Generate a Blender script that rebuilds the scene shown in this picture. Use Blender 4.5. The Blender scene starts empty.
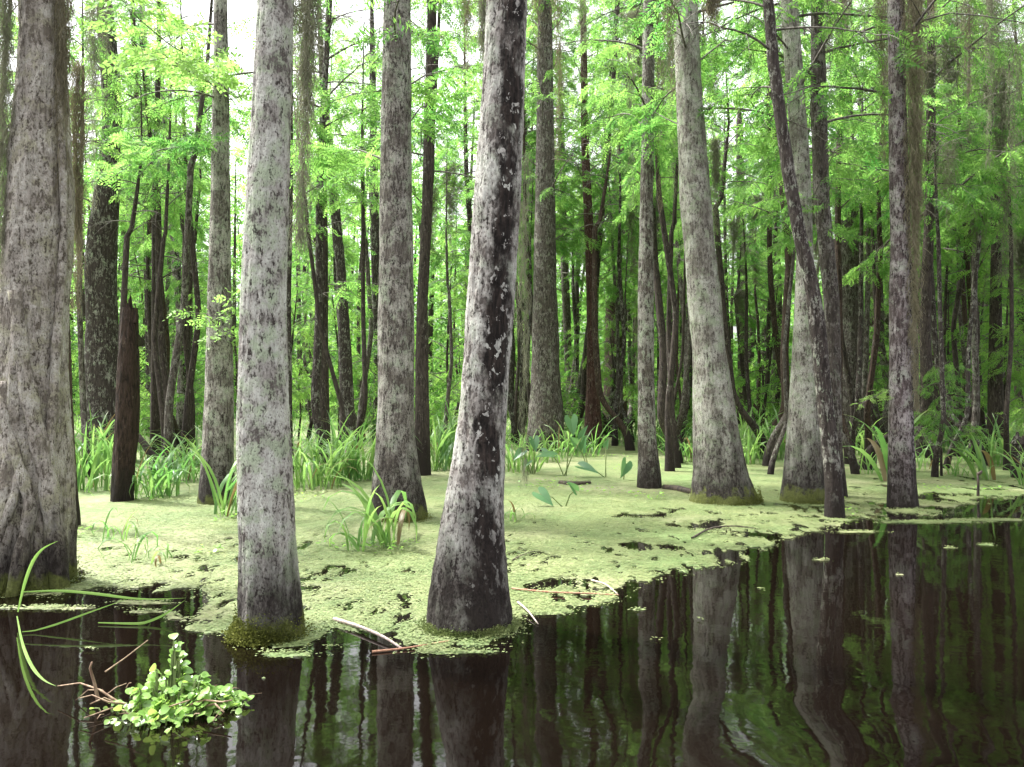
import bpy, math, random
import numpy as np
from mathutils import Vector

SEED = 11
rng = np.random.default_rng(SEED)
random.seed(SEED)
PI = math.pi
R = math.radians
scene = bpy.context.scene
col = scene.collection

# ------------------------------------------------------------------ camera
FPX, CX, CY, EYE, PITCH = 800.0, 512.0, 383.5, 1.5, R(0.82)
cam_d = bpy.data.cameras.new('camera')
cam = bpy.data.objects.new('camera', cam_d)
col.objects.link(cam)
cam_d.sensor_width = 36.0
cam_d.lens = 36.0 * FPX / 1024.0
cam_d.clip_end = 1500
cam.location = (0, 0, EYE)
cam.rotation_euler = (R(90) + PITCH, 0, 0)
scene.camera = cam

def ray(px, py):
    x = (px - CX) / FPX
    z = (CY - py) / FPX
    c, s = math.cos(PITCH), math.sin(PITCH)
    return np.array([x, c - z * s, s + z * c])

def W(px, py, z=0.0):
    """pixel -> point on the horizontal plane at height z"""
    d = ray(px, py)
    return np.array([0, 0, EYE]) + d * ((z - EYE) / d[2])

def P(px, py, Y):
    """pixel -> point at distance Y in front of the camera"""
    d = ray(px, py)
    return np.array([0, 0, EYE]) + d * (Y / d[1])

def pixx(x, y):
    return CX + FPX * x / y

# ------------------------------------------------------------------ noise
def _hash(ix, iy, iz, seed):
    h = (ix * 374761393 + iy * 668265263 + iz * 2147483647 + seed * 1274126177) & 0xFFFFFFFF
    h = ((h ^ (h >> 13)) * 1274126177) & 0xFFFFFFFF
    h = h ^ (h >> 16)
    return (h & 0xFFFF) / 65535.0

def vnoise(x, y, z=None, seed=0):
    x = np.asarray(x, float); y = np.asarray(y, float)
    z = np.zeros_like(x) if z is None else np.asarray(z, float)
    ix, iy, iz = [np.floor(a).astype(np.int64) for a in (x, y, z)]
    fx, fy, fz = x - ix, y - iy, z - iz
    fx, fy, fz = [f * f * (3 - 2 * f) for f in (fx, fy, fz)]
    out = 0
    for dx in (0, 1):
        for dy in (0, 1):
            for dz in (0, 1):
                w = (fx if dx else 1 - fx) * (fy if dy else 1 - fy) * (fz if dz else 1 - fz)
                out = out + w * _hash(ix + dx, iy + dy, iz + dz, seed)
    return out * 2 - 1

def fbm(x, y, z=None, octv=4, seed=0, gain=.5):
    a, s, t = 1.0, 0.0, 0.0
    for k in range(octv):
        f = 2.03 ** k
        s = s + a * vnoise(np.asarray(x) * f + 17.3 * k, np.asarray(y) * f - 9.1 * k, None if z is None else np.asarray(z) * f, seed + k)
        t += a; a *= gain
    return s / t

# ------------------------------------------------------------------ mesh helpers
def npmesh(name, V, F, mats, uv=None, smooth=False, mat_idx=None):
    """V (n,3); F (m,k) all faces with the same k"""
    me = bpy.data.meshes.new(name)
    V = np.asarray(V, np.float32); F = np.asarray(F, np.int32)
    k = F.shape[1]
    me.vertices.add(len(V)); me.vertices.foreach_set('co', V.ravel())
    me.loops.add(F.size); me.loops.foreach_set('vertex_index', F.ravel())
    me.polygons.add(len(F))
    me.polygons.foreach_set('loop_start', np.arange(0, F.size, k, dtype=np.int32))
    me.polygons.foreach_set('loop_total', np.full(len(F), k, np.int32))
    if smooth:
        me.polygons.foreach_set('use_smooth', np.ones(len(F), bool))
    for m in (mats if isinstance(mats, (list, tuple)) else [mats]):
        me.materials.append(m)
    if mat_idx is not None:
        me.polygons.foreach_set('material_index', np.asarray(mat_idx, np.int32))
    if uv is not None:
        l = me.uv_layers.new(name='UVMap')
        l.data.foreach_set('uv', np.asarray(uv, np.float32)[F.ravel()].ravel())
    me.update(calc_edges=True)
    return me

class MB:
    """collects quads and triangles into one mesh"""
    def __init__(s):
        s.V = []; s.Q = []; s.UV = []; s.M = []
    def add(s, V, Q, UV=None, m=0):
        o = len(s.V)
        s.V.extend([tuple(map(float, v)) for v in V])
        s.UV.extend([(float(a), float(b)) for a, b in UV] if UV is not None else [(0, 0)] * len(V))
        for q in Q:
            s.Q.append(tuple(i + o for i in q)); s.M.append(m)
    def tube(s, pts, rad, seg=8, m=0, cap=True):
        pts = [np.asarray(p, float) for p in pts]
        n = len(pts); rad = [rad] * n if np.isscalar(rad) else list(rad)
        V, UV, Q = [], [], []
        ref = np.array([0.3, 0.9, 0.2]); L = 0
        prev = None
        for i, p in enumerate(pts):
            t = pts[min(i + 1, n - 1)] - pts[max(i - 1, 0)]
            t = t / (np.linalg.norm(t) + 1e-9)
            a = np.cross(t, ref) if prev is None else prev - t * np.dot(prev, t)
            if np.linalg.norm(a) < 1e-4: a = np.cross(t, [1, 0, 0])
            a /= np.linalg.norm(a); prev = a
            b = np.cross(t, a)
            if i: L += np.linalg.norm(p - pts[i - 1])
            for k in range(seg):
                f = 2 * PI * k / seg
                V.append(p + rad[i] * (math.cos(f) * a + math.sin(f) * b)); UV.append((k / seg, L))
        for i in range(n - 1):
            for k in range(seg):
                k2 = (k + 1) % seg
                Q.append((i * seg + k, i * seg + k2, (i + 1) * seg + k2, (i + 1) * seg + k))
        if cap:
            V.append(pts[-1]); UV.append((0, L)); c = len(V) - 1
            for k in range(seg): Q.append(((n - 1) * seg + k, (n - 1) * seg + (k + 1) % seg, c))
        s.add(V, Q, UV, m)
    def blade(s, pts, w, side, m=0, fold=.25):
        """a grass blade: folded strip along pts, width profile w, side = sideways direction"""
        pts = [np.asarray(p, float) for p in pts]
        n = len(pts); side = np.asarray(side, float); side /= np.linalg.norm(side)
        V, UV, Q = [], [], []
        for i, p in enumerate(pts):
            t = pts[min(i + 1, n - 1)] - pts[max(i - 1, 0)]; t /= np.linalg.norm(t) + 1e-9
            sd = side - t * np.dot(side, t); sd /= np.linalg.norm(sd) + 1e-9
            nm = np.cross(sd, t); ww = w[i] * .5
            V += [p - sd * ww + nm * ww * fold, p, p + sd * ww + nm * ww * fold]
            UV += [(0, i / (n - 1)), (.5, i / (n - 1)), (1, i / (n - 1))]
        for i in range(n - 1):
            a = 3 * i
            Q += [(a, a + 1, a + 4, a + 3), (a + 1, a + 2, a + 5, a + 4)]
        s.add(V, Q, UV, m)
    def mesh(s, name, mats, smooth=True):
        me = bpy.data.meshes.new(name)
        me.from_pydata(s.V, [], s.Q)
        for m in (mats if isinstance(mats, (list, tuple)) else [mats]): me.materials.append(m)
        l = me.uv_layers.new(name='UVMap')
        li = np.zeros(len(me.loops), np.int32); me.loops.foreach_get('vertex_index', li)
        l.data.foreach_set('uv', np.asarray(s.UV, np.float32)[li].ravel())
        me.polygons.foreach_set('material_index', np.asarray(s.M, np.int32))
        me.polygons.foreach_set('use_smooth', np.full(len(me.polygons), smooth, bool))
        me.update()
        return me

def obj(name, me, parent=None, loc=None):
    o = bpy.data.objects.new(name, me); col.objects.link(o)
    if parent is not None: o.parent = parent
    if loc is not None: o.location = tuple(map(float, loc))
    return o
def tag(o, label, cat, group=None, kind=None):
    if label: o['label'] = label
    if cat: o['category'] = cat
    if group: o['group'] = group
    if kind: o['kind'] = kind
    return o
def thing(name, label, cat, loc, group=None, rotz=0, scale=1):
    o = obj(name, None, None, loc); o.rotation_euler.z = rotz
    o.scale = (scale,) * 3 if np.isscalar(scale) else scale
    return tag(o, label, cat, group)

# ------------------------------------------------------------------ materials
class NT:
    def __init__(s, name):
        s.m = bpy.data.materials.new(name); s.m.use_nodes = True
        s.t = s.m.node_tree; s.t.nodes.clear()
        s.out = s.t.nodes.new('ShaderNodeOutputMaterial')
    def n(s, typ, ins=None, **kw):
        nd = s.t.nodes.new('ShaderNode' + typ)
        for k, v in kw.items(): setattr(nd, k, v)
        for k, v in (ins or {}).items():
            if isinstance(v, bpy.types.NodeSocket): s.t.links.new(v, nd.inputs[k])
            else: nd.inputs[k].default_value = v
        return nd
    def noise(s, vec, scale, detail=4, rough=.55, dist=0):
        return s.n('TexNoise', {'Vector': vec, 'Scale': scale, 'Detail': detail, 'Roughness': rough, 'Distortion': dist}).outputs[0]
    def ramp(s, fac, a, b):
        return s.n('MapRange', {'Value': fac, 'From Min': a, 'From Max': b}, interpolation_type='SMOOTHSTEP').outputs[0]
    def math(s, op, a, b=0.0, c=0.0):
        nd = s.n('Math', operation=op)
        for i, v in enumerate((a, b, c)):
            if isinstance(v, bpy.types.NodeSocket): s.t.links.new(v, nd.inputs[i])
            else: nd.inputs[i].default_value = v
        return nd.outputs[0]
    def mix(s, f, a, b, blend='MIX'):
        nd = s.n('Mix', data_type='RGBA', blend_type=blend)
        for i, v in ((0, f), (6, a), (7, b)):
            if isinstance(v, bpy.types.NodeSocket): s.t.links.new(v, nd.inputs[i])
            elif i == 0: nd.inputs[i].default_value = v
            else: nd.inputs[i].default_value = (*v, 1) if len(v) == 3 else v
        return nd.outputs[2]
    def fin(s, sh, disp=None):
        s.t.links.new(sh, s.out.inputs[0]); return s.m

def bark(name, light=(.40, .37, .37), mid=(.20, .17, .165), dark=(.035, .027, .024), cover=.5, green=.3, gcol=(.30, .36, .25),
         streak=None, spots=.5, fissure=.35, blotch=26., wet=.28, moss=0., scale=1.):
    """lichen-mottled bark. streak=(angle deg, half width deg): a bare dark band down one side of the trunk"""
    k = NT(name)
    tc = k.n('TexCoord'); ob = k.n('ObjectInfo')
    off = k.math('MULTIPLY', ob.outputs['Random'], 40.)
    v = k.n('VectorMath', {0: tc.outputs['Object'], 1: off}, operation='ADD').outputs[0]
    vf = k.n('Mapping', {'Vector': v, 'Scale': (1, 1, .22)}).outputs[0]
    vs = k.n('Mapping', {'Vector': v, 'Scale': (1, 1, .6)}).outputs[0]
    z = k.n('SeparateXYZ', {0: tc.outputs['Object']}).outputs[2]
    nb = k.noise(vs, blotch * scale, 7, .74, .3)
    nl = k.noise(v, 4.5 * scale, 4, .6)
    nm = k.noise(vs, blotch * 3.1 * scale, 3, .6)
    nf = k.noise(vf, 34 * scale, 4, .6, .6)
    # lichen coverage
    c0 = k.math('MULTIPLY_ADD', nl, .55, k.math('MULTIPLY_ADD', nm, .35, nb))
    c0 = k.math('ADD', c0, k.math('MULTIPLY_ADD', nf, .5, -.25))
    thr = .95 + (.5 - cover) * .55
    lich = k.ramp(c0, thr - .045, thr + .045)
    hi = k.ramp(c0, thr + .08, thr + .24)
    base = k.mix(k.ramp(nf, .35, .62), dark, mid)
    hue = k.mix(k.ramp(nl, .4, .62), (light[0] * .8, light[1] * .76, light[2] * .78), light)
    lcol = k.mix(hi, k.mix(.55, mid, hue), hue)
    ng = k.noise(v, 7.5 * scale, 5, .65)
    lcol = k.mix(k.math('MULTIPLY', k.ramp(ng, .52 - green * .12, .62), min(1, green * 1.6)), lcol, gcol)
    c = k.mix(lich, base, lcol)
    # fine speckle
    c = k.mix(k.math('MULTIPLY', k.ramp(nm, .43, .34), .75), c, (dark[0] * 1.3, dark[1] * 1.3, dark[2] * 1.3))
    c = k.mix(k.math('MULTIPLY', k.ramp(nl, .52, .36), .35), c, mid)
    if streak:
        uv = k.n('UVMap', uv_map='UVMap').outputs[0]
        u = k.n('SeparateXYZ', {0: uv}).outputs[0]
        cs = k.math('COSINE', k.math('MULTIPLY_ADD', u, 2 * PI, -R(streak[0])))
        ns = k.noise(vs, 5.5 * scale, 5, .65)
        cs = k.math('MULTIPLY_ADD', k.math('SUBTRACT', ns, .5), 1.1, cs)
        cc = math.cos(R(streak[1]))
        sm = k.ramp(cs, cc - .11, cc + .11)
        n_s = k.noise(k.n('Mapping', {'Vector': v, 'Scale': (1, 1, .7)}).outputs[0], 21. * scale, 5, .62, .3)
        sp = k.ramp(k.math('MULTIPLY_ADD', ns, .25, n_s), .80 - spots * .13, .825 - spots * .13)
        bare = k.mix(k.ramp(nf, .42, .66), (dark[0] * .55, dark[1] * .55, dark[2] * .55), (dark[0] * 1.5, dark[1] * 1.45, dark[2] * 1.4))
        bare = k.mix(k.math('MULTIPLY', sp, .9), bare, hue)
        c = k.mix(sm, c, bare)
    # stain left by high water near the base
    nw = k.noise(vf, 9 * scale, 4, .6)
    wz = k.math('SUBTRACT', z, k.math('MULTIPLY', k.math('SUBTRACT', nw, .35), wet * 2.2))
    wm = k.ramp(wz, wet * 1.3, wet * .05)
    c = k.mix(k.math('MULTIPLY', wm, k.math('MULTIPLY_ADD', lich, -.27, .97)), c, (.022, .016, .014))
    w2 = k.ramp(k.math('SUBTRACT', z, k.math('MULTIPLY', k.math('SUBTRACT', nw, .45), 1.1)), .42, .02)
    c = k.mix(k.math('MULTIPLY', w2, k.math('MULTIPLY_ADD', hi, -.25, .88)), c, (.020, .015, .013))
    if moss:
        mz = k.math('SUBTRACT', z, k.math('MULTIPLY', k.math('SUBTRACT', k.noise(v, 6, 4), .42), moss * 5))
        mm = k.ramp(mz, moss * 1.0, moss * .2)
        c = k.mix(k.math('MULTIPLY', mm, .85), c, k.mix(k.noise(v, 60, 3), (.04, .05, .012), (.17, .19, .05)))
    h = k.math('ADD', k.math('MULTIPLY', nf, fissure * 2.2), k.math('MULTIPLY_ADD', lich, .25, k.math('MULTIPLY', nm, .35)))
    bp = k.n('Bump', {'Height': h, 'Strength': .9, 'Distance': .022})
    b = k.n('BsdfPrincipled', {'Base Color': c, 'Roughness': .9, 'Specular IOR Level': .25, 'Normal': bp.outputs[0]})
    return k.fin(b.outputs[0])

def leafmat(name, c1, c2, t1, t2, trans=.45, rough=.45, spec=.3, streaky=False):
    k = NT(name)
    ri = k.n('NewGeometry').outputs['Random Per Island']
    ob = k.n('ObjectInfo').outputs['Random']
    tc = k.n('NewGeometry').outputs['Position']
    nl = k.noise(tc, .9, 3, .6)
    n2 = k.noise(tc, 3.2, 2, .6)
    nl = k.math('MULTIPLY_ADD', n2, .5, k.math('MULTIPLY', nl, .75))
    f = k.math('ADD', k.math('MULTIPLY', ri, .50), k.math('ADD', k.math('MULTIPLY', ob, .30), k.math('MULTIPLY_ADD', nl, 2.2, -1.25)))
    f = k.n('Clamp', {0: f}).outputs[0]
    c = k.mix(f, c1, c2); t = k.mix(f, t1, t2)
    if streaky:
        uv = k.n('UVMap', uv_map='UVMap').outputs[0]
        s = k.n('SeparateXYZ', {0: uv})
        tip = k.ramp(s.outputs[1], .8, 1.05)
        dry = k.math('MULTIPLY', tip, k.ramp(ri, .45, .8))
        c = k.mix(dry, c, (.25, .2, .08)); t = k.mix(dry, t, (.25, .2, .06))
        dead = k.ramp(ri, .93, .95)
        c = k.mix(dead, c, (.22, .17, .09)); t = k.mix(dead, t, (.18, .13, .05))
    b = k.n('BsdfPrincipled', {'Base Color': c, 'Roughness': rough, 'Specular IOR Level': spec})
    tr = k.n('BsdfTranslucent', {'Color': t})
    m = k.n('MixShader', {0: trans, 1: b.outputs[0], 2: tr.outputs[0]})
    return k.fin(m.outputs[0])

M = {}
M['bark_ridge'] = bark('bark_ridge', light=(.46, .435, .385), mid=(.24, .21, .17), dark=(.07, .056, .042), cover=.65, green=.35, gcol=(.29, .28, .17), fissure=1.0, blotch=34, wet=.5, moss=.12)
M['bark_pale'] = bark('bark_pale', light=(.52, .52, .465), mid=(.21, .185, .165), dark=(.046, .037, .032), cover=.68, green=.62, gcol=(.37, .42, .30), blotch=36, wet=.55, moss=.10)
M['bark_streak'] = bark('bark_streak', light=(.52, .515, .465), mid=(.21, .182, .162), dark=(.03, .023, .020), cover=.65, green=.22, streak=(-63, 31), spots=.62, blotch=30, wet=.75, moss=.03)
M['bark_fine'] = bark('bark_fine', light=(.43, .41, .37), mid=(.17, .145, .128), dark=(.03, .023, .021), cover=.56, green=.3, blotch=46, wet=.75, fissure=.6, moss=.10)
M['bark_green'] = bark('bark_green', light=(.43, .425, .37), mid=(.20, .178, .152), dark=(.05, .04, .034), cover=.62, green=.5, gcol=(.26, .30, .20), blotch=40, wet=.85, moss=.14)
M['bark_slim'] = bark('bark_slim', light=(.36, .345, .31), mid=(.14, .118, .10), dark=(.03, .023, .02), cover=.54, green=.35, blotch=26, wet=.55)
M['bark_patch'] = bark('bark_patch', light=(.40, .365, .36), mid=(.15, .115, .115), dark=(.03, .022, .022), cover=.54, green=.22, streak=(-20, 40), spots=.9, blotch=20, wet=.75)
M['bark_black'] = bark('bark_black', light=(.34, .33, .29), mid=(.07, .056, .05), dark=(.02, .015, .013), cover=.38, green=.3, blotch=17, wet=.5)
M['bark_dark'] = bark('bark_dark', light=(.22, .20, .18), mid=(.07, .055, .046), dark=(.02, .015, .013), cover=.24, green=.25, gcol=(.16, .19, .1), blotch=20, wet=.7)
M['bark_brown'] = bark('bark_brown', light=(.20, .17, .15), mid=(.075, .05, .038), dark=(.022, .015, .012), cover=.28, green=.2, gcol=(.14, .16, .07), blotch=22, wet=.5)
M['bark_red'] = bark('bark_red', light=(.19, .15, .125), mid=(.085, .046, .036), dark=(.03, .014, .011), cover=.30, green=.1, blotch=18, wet=.3)
M['bark_grey'] = bark('bark_grey', light=(.27, .25, .23), mid=(.11, .092, .08), dark=(.03, .024, .02), cover=.42, green=.35, gcol=(.2, .24, .15), blotch=22, wet=.5)
M['rotten'] = bark('rotten_wood', light=(.15, .12, .095), mid=(.05, .031, .024), dark=(.014, .009, .007), cover=.16, green=.0, fissure=1.0, blotch=14, wet=.35)
M['leaf_cypress'] = leafmat('leaf_cypress', (.03, .085, .022), (.125, .23, .055), (.10, .34, .06), (.40, .68, .15), trans=.57, rough=.6, spec=.2)
M['leaf_broad'] = leafmat('leaf_broad', (.03, .082, .02), (.125, .23, .05), (.10, .33, .05), (.40, .66, .13), trans=.54, rough=.5, spec=.3)
M['leaf_lime'] = leafmat('leaf_lime', (.14, .27, .055), (.26, .39, .10), (.28, .55, .10), (.44, .70, .19), trans=.5, rough=.5, spec=.25)
M['leaf_dark'] = leafmat('leaf_dark', (.02, .05, .016), (.05, .09, .025), (.06, .14, .03), (.12, .24, .05), trans=.35, rough=.5)
M['grass'] = leafmat('grass_blade', (.05, .125, .038), (.165, .285, .08), (.14, .36, .075), (.38, .58, .15), trans=.45, rough=.42, spec=.4, streaky=True)
M['taro'] = leafmat('taro_leaf', (.04, .115, .05), (.075, .17, .07), (.10, .26, .08), (.20, .38, .11), trans=.35, rough=.4, spec=.5)
M['hyacinth'] = leafmat('floating_leaf', (.10, .24, .045), (.24, .38, .11), (.22, .50, .08), (.46, .66, .14), trans=.38, rough=.22, spec=.6)
M['moss_hang'] = leafmat('moss_strand', (.15, .16, .105), (.28, .275, .20), (.15, .16, .10), (.28, .28, .17), trans=.3, rough=.9, spec=.1)
M['moss_brown'] = leafmat('moss_strand_brown', (.14, .125, .08), (.27, .24, .17), (.15, .13, .07), (.26, .23, .13), trans=.3, rough=.9, spec=.1)
M['moss_pad'] = leafmat('moss_pad', (.045, .06, .012), (.19, .20, .055), (.08, .10, .02), (.22, .24, .05), trans=.2, rough=.9, spec=.1)

def plainmat(name, c1, c2, sc=30, rough=.8):
    k = NT(name); tc = k.n('TexCoord').outputs['Object']
    n = k.noise(k.n('Mapping', {'Vector': tc, 'Scale': (1, 1, .5)}).outputs[0], sc, 5, .6)
    c = k.mix(k.ramp(n, .35, .65), c1, c2)
    bp = k.n('Bump', {'Height': n, 'Strength': .5, 'Distance': .004})
    return k.fin(k.n('BsdfPrincipled', {'Base Color': c, 'Roughness': rough, 'Normal': bp.outputs[0]}).outputs[0])
M['stem_dead'] = plainmat('dead_stem', (.13, .075, .045), (.30, .22, .14), 40)
M['twig_pale'] = plainmat('twig_pale', (.30, .22, .19), (.50, .42, .38), 40)
M['twig_red'] = plainmat('twig_red', (.28, .13, .08), (.42, .24, .15), 40)
M['branch'] = plainmat('branch_bark', (.05, .04, .033), (.16, .14, .12), 25)
M['stem_green'] = plainmat('green_stem', (.09, .13, .04), (.18, .22, .08), 20)
M['debris'] = plainmat('dark_debris', (.02, .014, .01), (.07, .05, .035), 20)

# water
k = NT('swamp_water')
tc = k.n('NewGeometry').outputs['Position']
m1 = k.n('Mapping', {'Vector': tc, 'Scale': (1., .55, 1), 'Rotation': (0, 0, .25)}).outputs[0]
r1 = k.noise(m1, 2.3, 2, .5)
r2 = k.noise(tc, 9., 2, .5)
m3 = k.n('Mapping', {'Vector': tc, 'Location': (-1.75, -2.55, 0)}).outputs[0]
dist = k.n('VectorMath', {0: m3}, operation='LENGTH').outputs['Value']
near = k.ramp(dist, 1.9, .3)                       # wash from the boat, strongest close by on the right
wv = k.n('TexWave', {'Vector': m3, 'Scale': .26, 'Distortion': 2.6, 'Detail': 1.5, 'Detail Scale': 1.2}, wave_type='RINGS', rings_direction='SPHERICAL').outputs[1]
h = k.math('ADD', k.math('MULTIPLY', r1, .0011), k.math('MULTIPLY', r2, .0005))
h = k.math('ADD', h, k.math('MULTIPLY', k.math('MULTIPLY', near, wv), .032))
h = k.math('ADD', h, k.math('MULTIPLY', k.math('MULTIPLY', near, r1), .010))
bp = k.n('Bump', {'Height': h, 'Strength': 1., 'Distance': 1.})
nd = k.noise(tc, 1.3, 3)
wc = k.mix(nd, (.0024, .0015, .001), (.0042, .0027, .0018))
b = k.n('BsdfPrincipled', {'Base Color': wc, 'Roughness': .03, 'IOR': 1.33, 'Normal': bp.outputs[0]})
M['water'] = k.fin(b.outputs[0])

# duckweed
k = NT('duckweed_mat')
tc = k.n('NewGeometry').outputs['Position']
n1 = k.noise(tc, 1.1, 4, .6); n2 = k.noise(tc, 9., 4, .65); n3 = k.noise(tc, 75., 3, .7)
vo = k.n('TexVoronoi', {'Vector': tc, 'Scale': 55.}).outputs[0]
c = k.mix(k.ramp(n1, .36, .64), (.085, .128, .042), (.152, .178, .07))
c = k.mix(k.math('MULTIPLY', k.ramp(n2, .42, .7), .6), c, (.215, .22, .10))
c = k.mix(k.math('MULTIPLY', k.ramp(n3, .55, .38), .7), c, (.075, .12, .032))
c = k.mix(k.math('MULTIPLY', k.ramp(n2, .42, .27), .6), c, (.11, .115, .05))
n5 = k.noise(tc, .45, 3, .6)  # broad dry-cream and greener patches, also painted in for sunlit and shaded areas
c = k.mix(k.math('MULTIPLY', k.ramp(n5, .50, .64), .65), c, (.25, .248, .14))
c = k.mix(k.math('MULTIPLY', k.ramp(n5, .48, .34), .5), c, (.12, .19, .06))
n4 = k.noise(tc, 15., 5, .74)
c = k.mix(k.math('MULTIPLY', k.ramp(n4, .50, .36), .8), c, (.075, .085, .03))
c = k.mix(k.math('MULTIPLY', k.ramp(n4, .56, .70), .5), c, (.37, .37, .20))
hh = k.math('MULTIPLY_ADD', n3, .5, k.math('MULTIPLY_ADD', n2, 1.2, k.math('MULTIPLY', vo, -.4)))
bp = k.n('Bump', {'Height': hh, 'Strength': .8, 'Distance': .012})
M['duckweed'] = k.fin(k.n('BsdfPrincipled', {'Base Color': c, 'Roughness': .62, 'Specular IOR Level': .35, 'Normal': bp.outputs[0]}).outputs[0])
M['duck_leaf'] = leafmat('duckweed_leaflet', (.09, .14, .045), (.225, .255, .105), (.14, .22, .06), (.27, .33, .11), trans=.15, rough=.5, spec=.4)
M['mud'] = plainmat('mud', (.03, .022, .014), (.07, .055, .035), 3, .7)

# ------------------------------------------------------------------ world, sun
SUN_EL, SUN_AZ = R(64), R(-62)      # azimuth measured from +Y towards +X: ahead of the boat, to the left
w = bpy.data.worlds.new('World'); scene.world = w; w.use_nodes = True
nt = w.node_tree; bg = nt.nodes['Background']
sky = nt.nodes.new('ShaderNodeTexSky'); sky.sky_type = 'NISHITA'; sky.sun_disc = False
sky.sun_elevation = SUN_EL; sky.sun_rotation = SUN_AZ
sky.air_density = 1.0; sky.dust_density = 6.0; sky.ozone_density = 1.0
hs = nt.nodes.new('ShaderNodeHueSaturation'); hs.inputs['Saturation'].default_value = .12   # thin white overcast
nt.links.new(sky.outputs[0], hs.inputs['Color']); nt.links.new(hs.outputs[0], bg.inputs[0]); bg.inputs[1].default_value = .15
sd = bpy.data.lights.new('sun', 'SUN'); sd.energy = 2.4; sd.angle = R(3); sd.color = (1, .98, .94)
so = bpy.data.objects.new('sun', sd); col.objects.link(so)
dv = Vector((math.sin(SUN_AZ) * math.cos(SUN_EL), math.cos(SUN_AZ) * math.cos(SUN_EL), math.sin(SUN_EL)))
so.rotation_euler = dv.to_track_quat('Z', 'Y').to_euler()
so.location = (0, 0, 40)
scene.view_settings.view_transform = 'Standard'
scene.view_settings.look = 'None'
scene.view_settings.exposure = 2.08
scene.view_settings.gamma = 1
scene.render.engine = 'CYCLES'
cy = scene.cycles
cy.max_bounces = 10; cy.diffuse_bounces = 8; cy.glossy_bounces = 3; cy.transmission_bounces = 4; cy.transparent_max_bounces = 4
cy.use_denoising = True
cy.sample_clamp_indirect = 8

# ------------------------------------------------------------------ ground, water, duckweed
xs = np.concatenate([np.arange(-400, -60, 20), np.arange(-60, 61, 3.), np.arange(80, 401, 20)])
ys = np.concatenate([np.arange(-400, -40, 20), np.arange(-40, 121, 3.), np.arange(140, 501, 20)])
gx, gy = np.meshgrid(xs, ys)
def ground_z(x, y):
    far = np.clip((np.asarray(y) - 40) / 14, 0, 1); far = far * far * (3 - 2 * far)
    return -.55 + .62 * far + .22 * far * fbm(np.asarray(x) * .12, np.asarray(y) * .12, octv=3, seed=5)
gz = ground_z(gx, gy)
idx = np.arange(gx.size).reshape(gx.shape)
F = np.stack([idx[:-1, :-1], idx[:-1, 1:], idx[1:, 1:], idx[1:, :-1]], -1).reshape(-1, 4)
g = obj('ground', npmesh('ground', np.stack([gx, gy, gz], -1).reshape(-1, 3), F, M['mud'], smooth=True)); tag(g, None, None, kind='structure')
wv_ = [(-150, -60, 0), (150, -60, 0), (150, 130, 0), (-150, 130, 0)]
wo = obj('water', npmesh('water', wv_, [(0, 1, 2, 3)], M['water'])); tag(wo, None, None, kind='structure')

edge_px = [(-160, 600), (-60, 597), (20, 601), (66, 592), (120, 586), (185, 590), (196, 603), (172, 615), (205, 626), (240, 642), (300, 645), (338, 628),
           (372, 633), (420, 650), (512, 641), (532, 616), (570, 612), (620, 600), (655, 577), (705, 566), (745, 557), (772, 540), (850, 526), (910, 519),
           (965, 507), (1030, 494), (1110, 484)]
poly = [W(*p)[:2] for p in edge_px] + [np.array([30., 19]), np.array([60., 60]), np.array([-60., 60]), np.array([-60., 8])]
poly = np.array(poly)
def sdist(x, y):
    d = np.full(x.shape, 1e9); inside = np.zeros(x.shape, bool)
    n = len(poly)
    for i in range(n):
        a, b = poly[i], poly[(i + 1) % n]
        e = b - a; px, py = x - a[0], y - a[1]
        t = np.clip((px * e[0] + py * e[1]) / (e @ e), 0, 1)
        d = np.minimum(d, np.hypot(px - t * e[0], py - t * e[1]))
        c = ((a[1] > y) != (b[1] > y))
        with np.errstate(divide='ignore', invalid='ignore'):
            xi = a[0] + (y - a[1]) / (b[1] - a[1] + 1e-12) * e[0]
        inside ^= c & (x < xi)
    return np.where(inside, d, -d)
holes = [(560, 585, 48, 6), (700, 527, 45, 3), (885, 506, 50, 5), (540, 553, 26, 3), (305, 590, 40, 4), (380, 582, 20, 3), (455, 562, 18, 2.5), (990, 497, 30, 3),
         (940, 500, 25, 2), (60, 612, 60, 4), (880, 517, 34, 3), (780, 520, 30, 2), (150, 596, 40, 3), (330, 575, 20, 2)]
isles = [(60, 608, 50, 2.2), (140, 603, 40, 1.5), (215, 628, 28, 4), (150, 612, 22, 1.2), (930, 522, 50, 1.6), (985, 520, 40, 1.2), (860, 532, 24, 1.2), (90, 650, 5, .8), (262, 680, 12, 2),
         (330, 648, 12, 1), (540, 612, 40, 3), (600, 540, 30, 3), (655, 640, 6, .7), (640, 610, 10, .8), (700, 620, 4, .6), (760, 590, 5, .6), (820, 560, 8, .7), (950, 548, 7, .6), (985, 545, 8, .6), (900, 575, 5, .5), (450, 652, 40, 2.5), (290, 655, 30, 3)]
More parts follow.
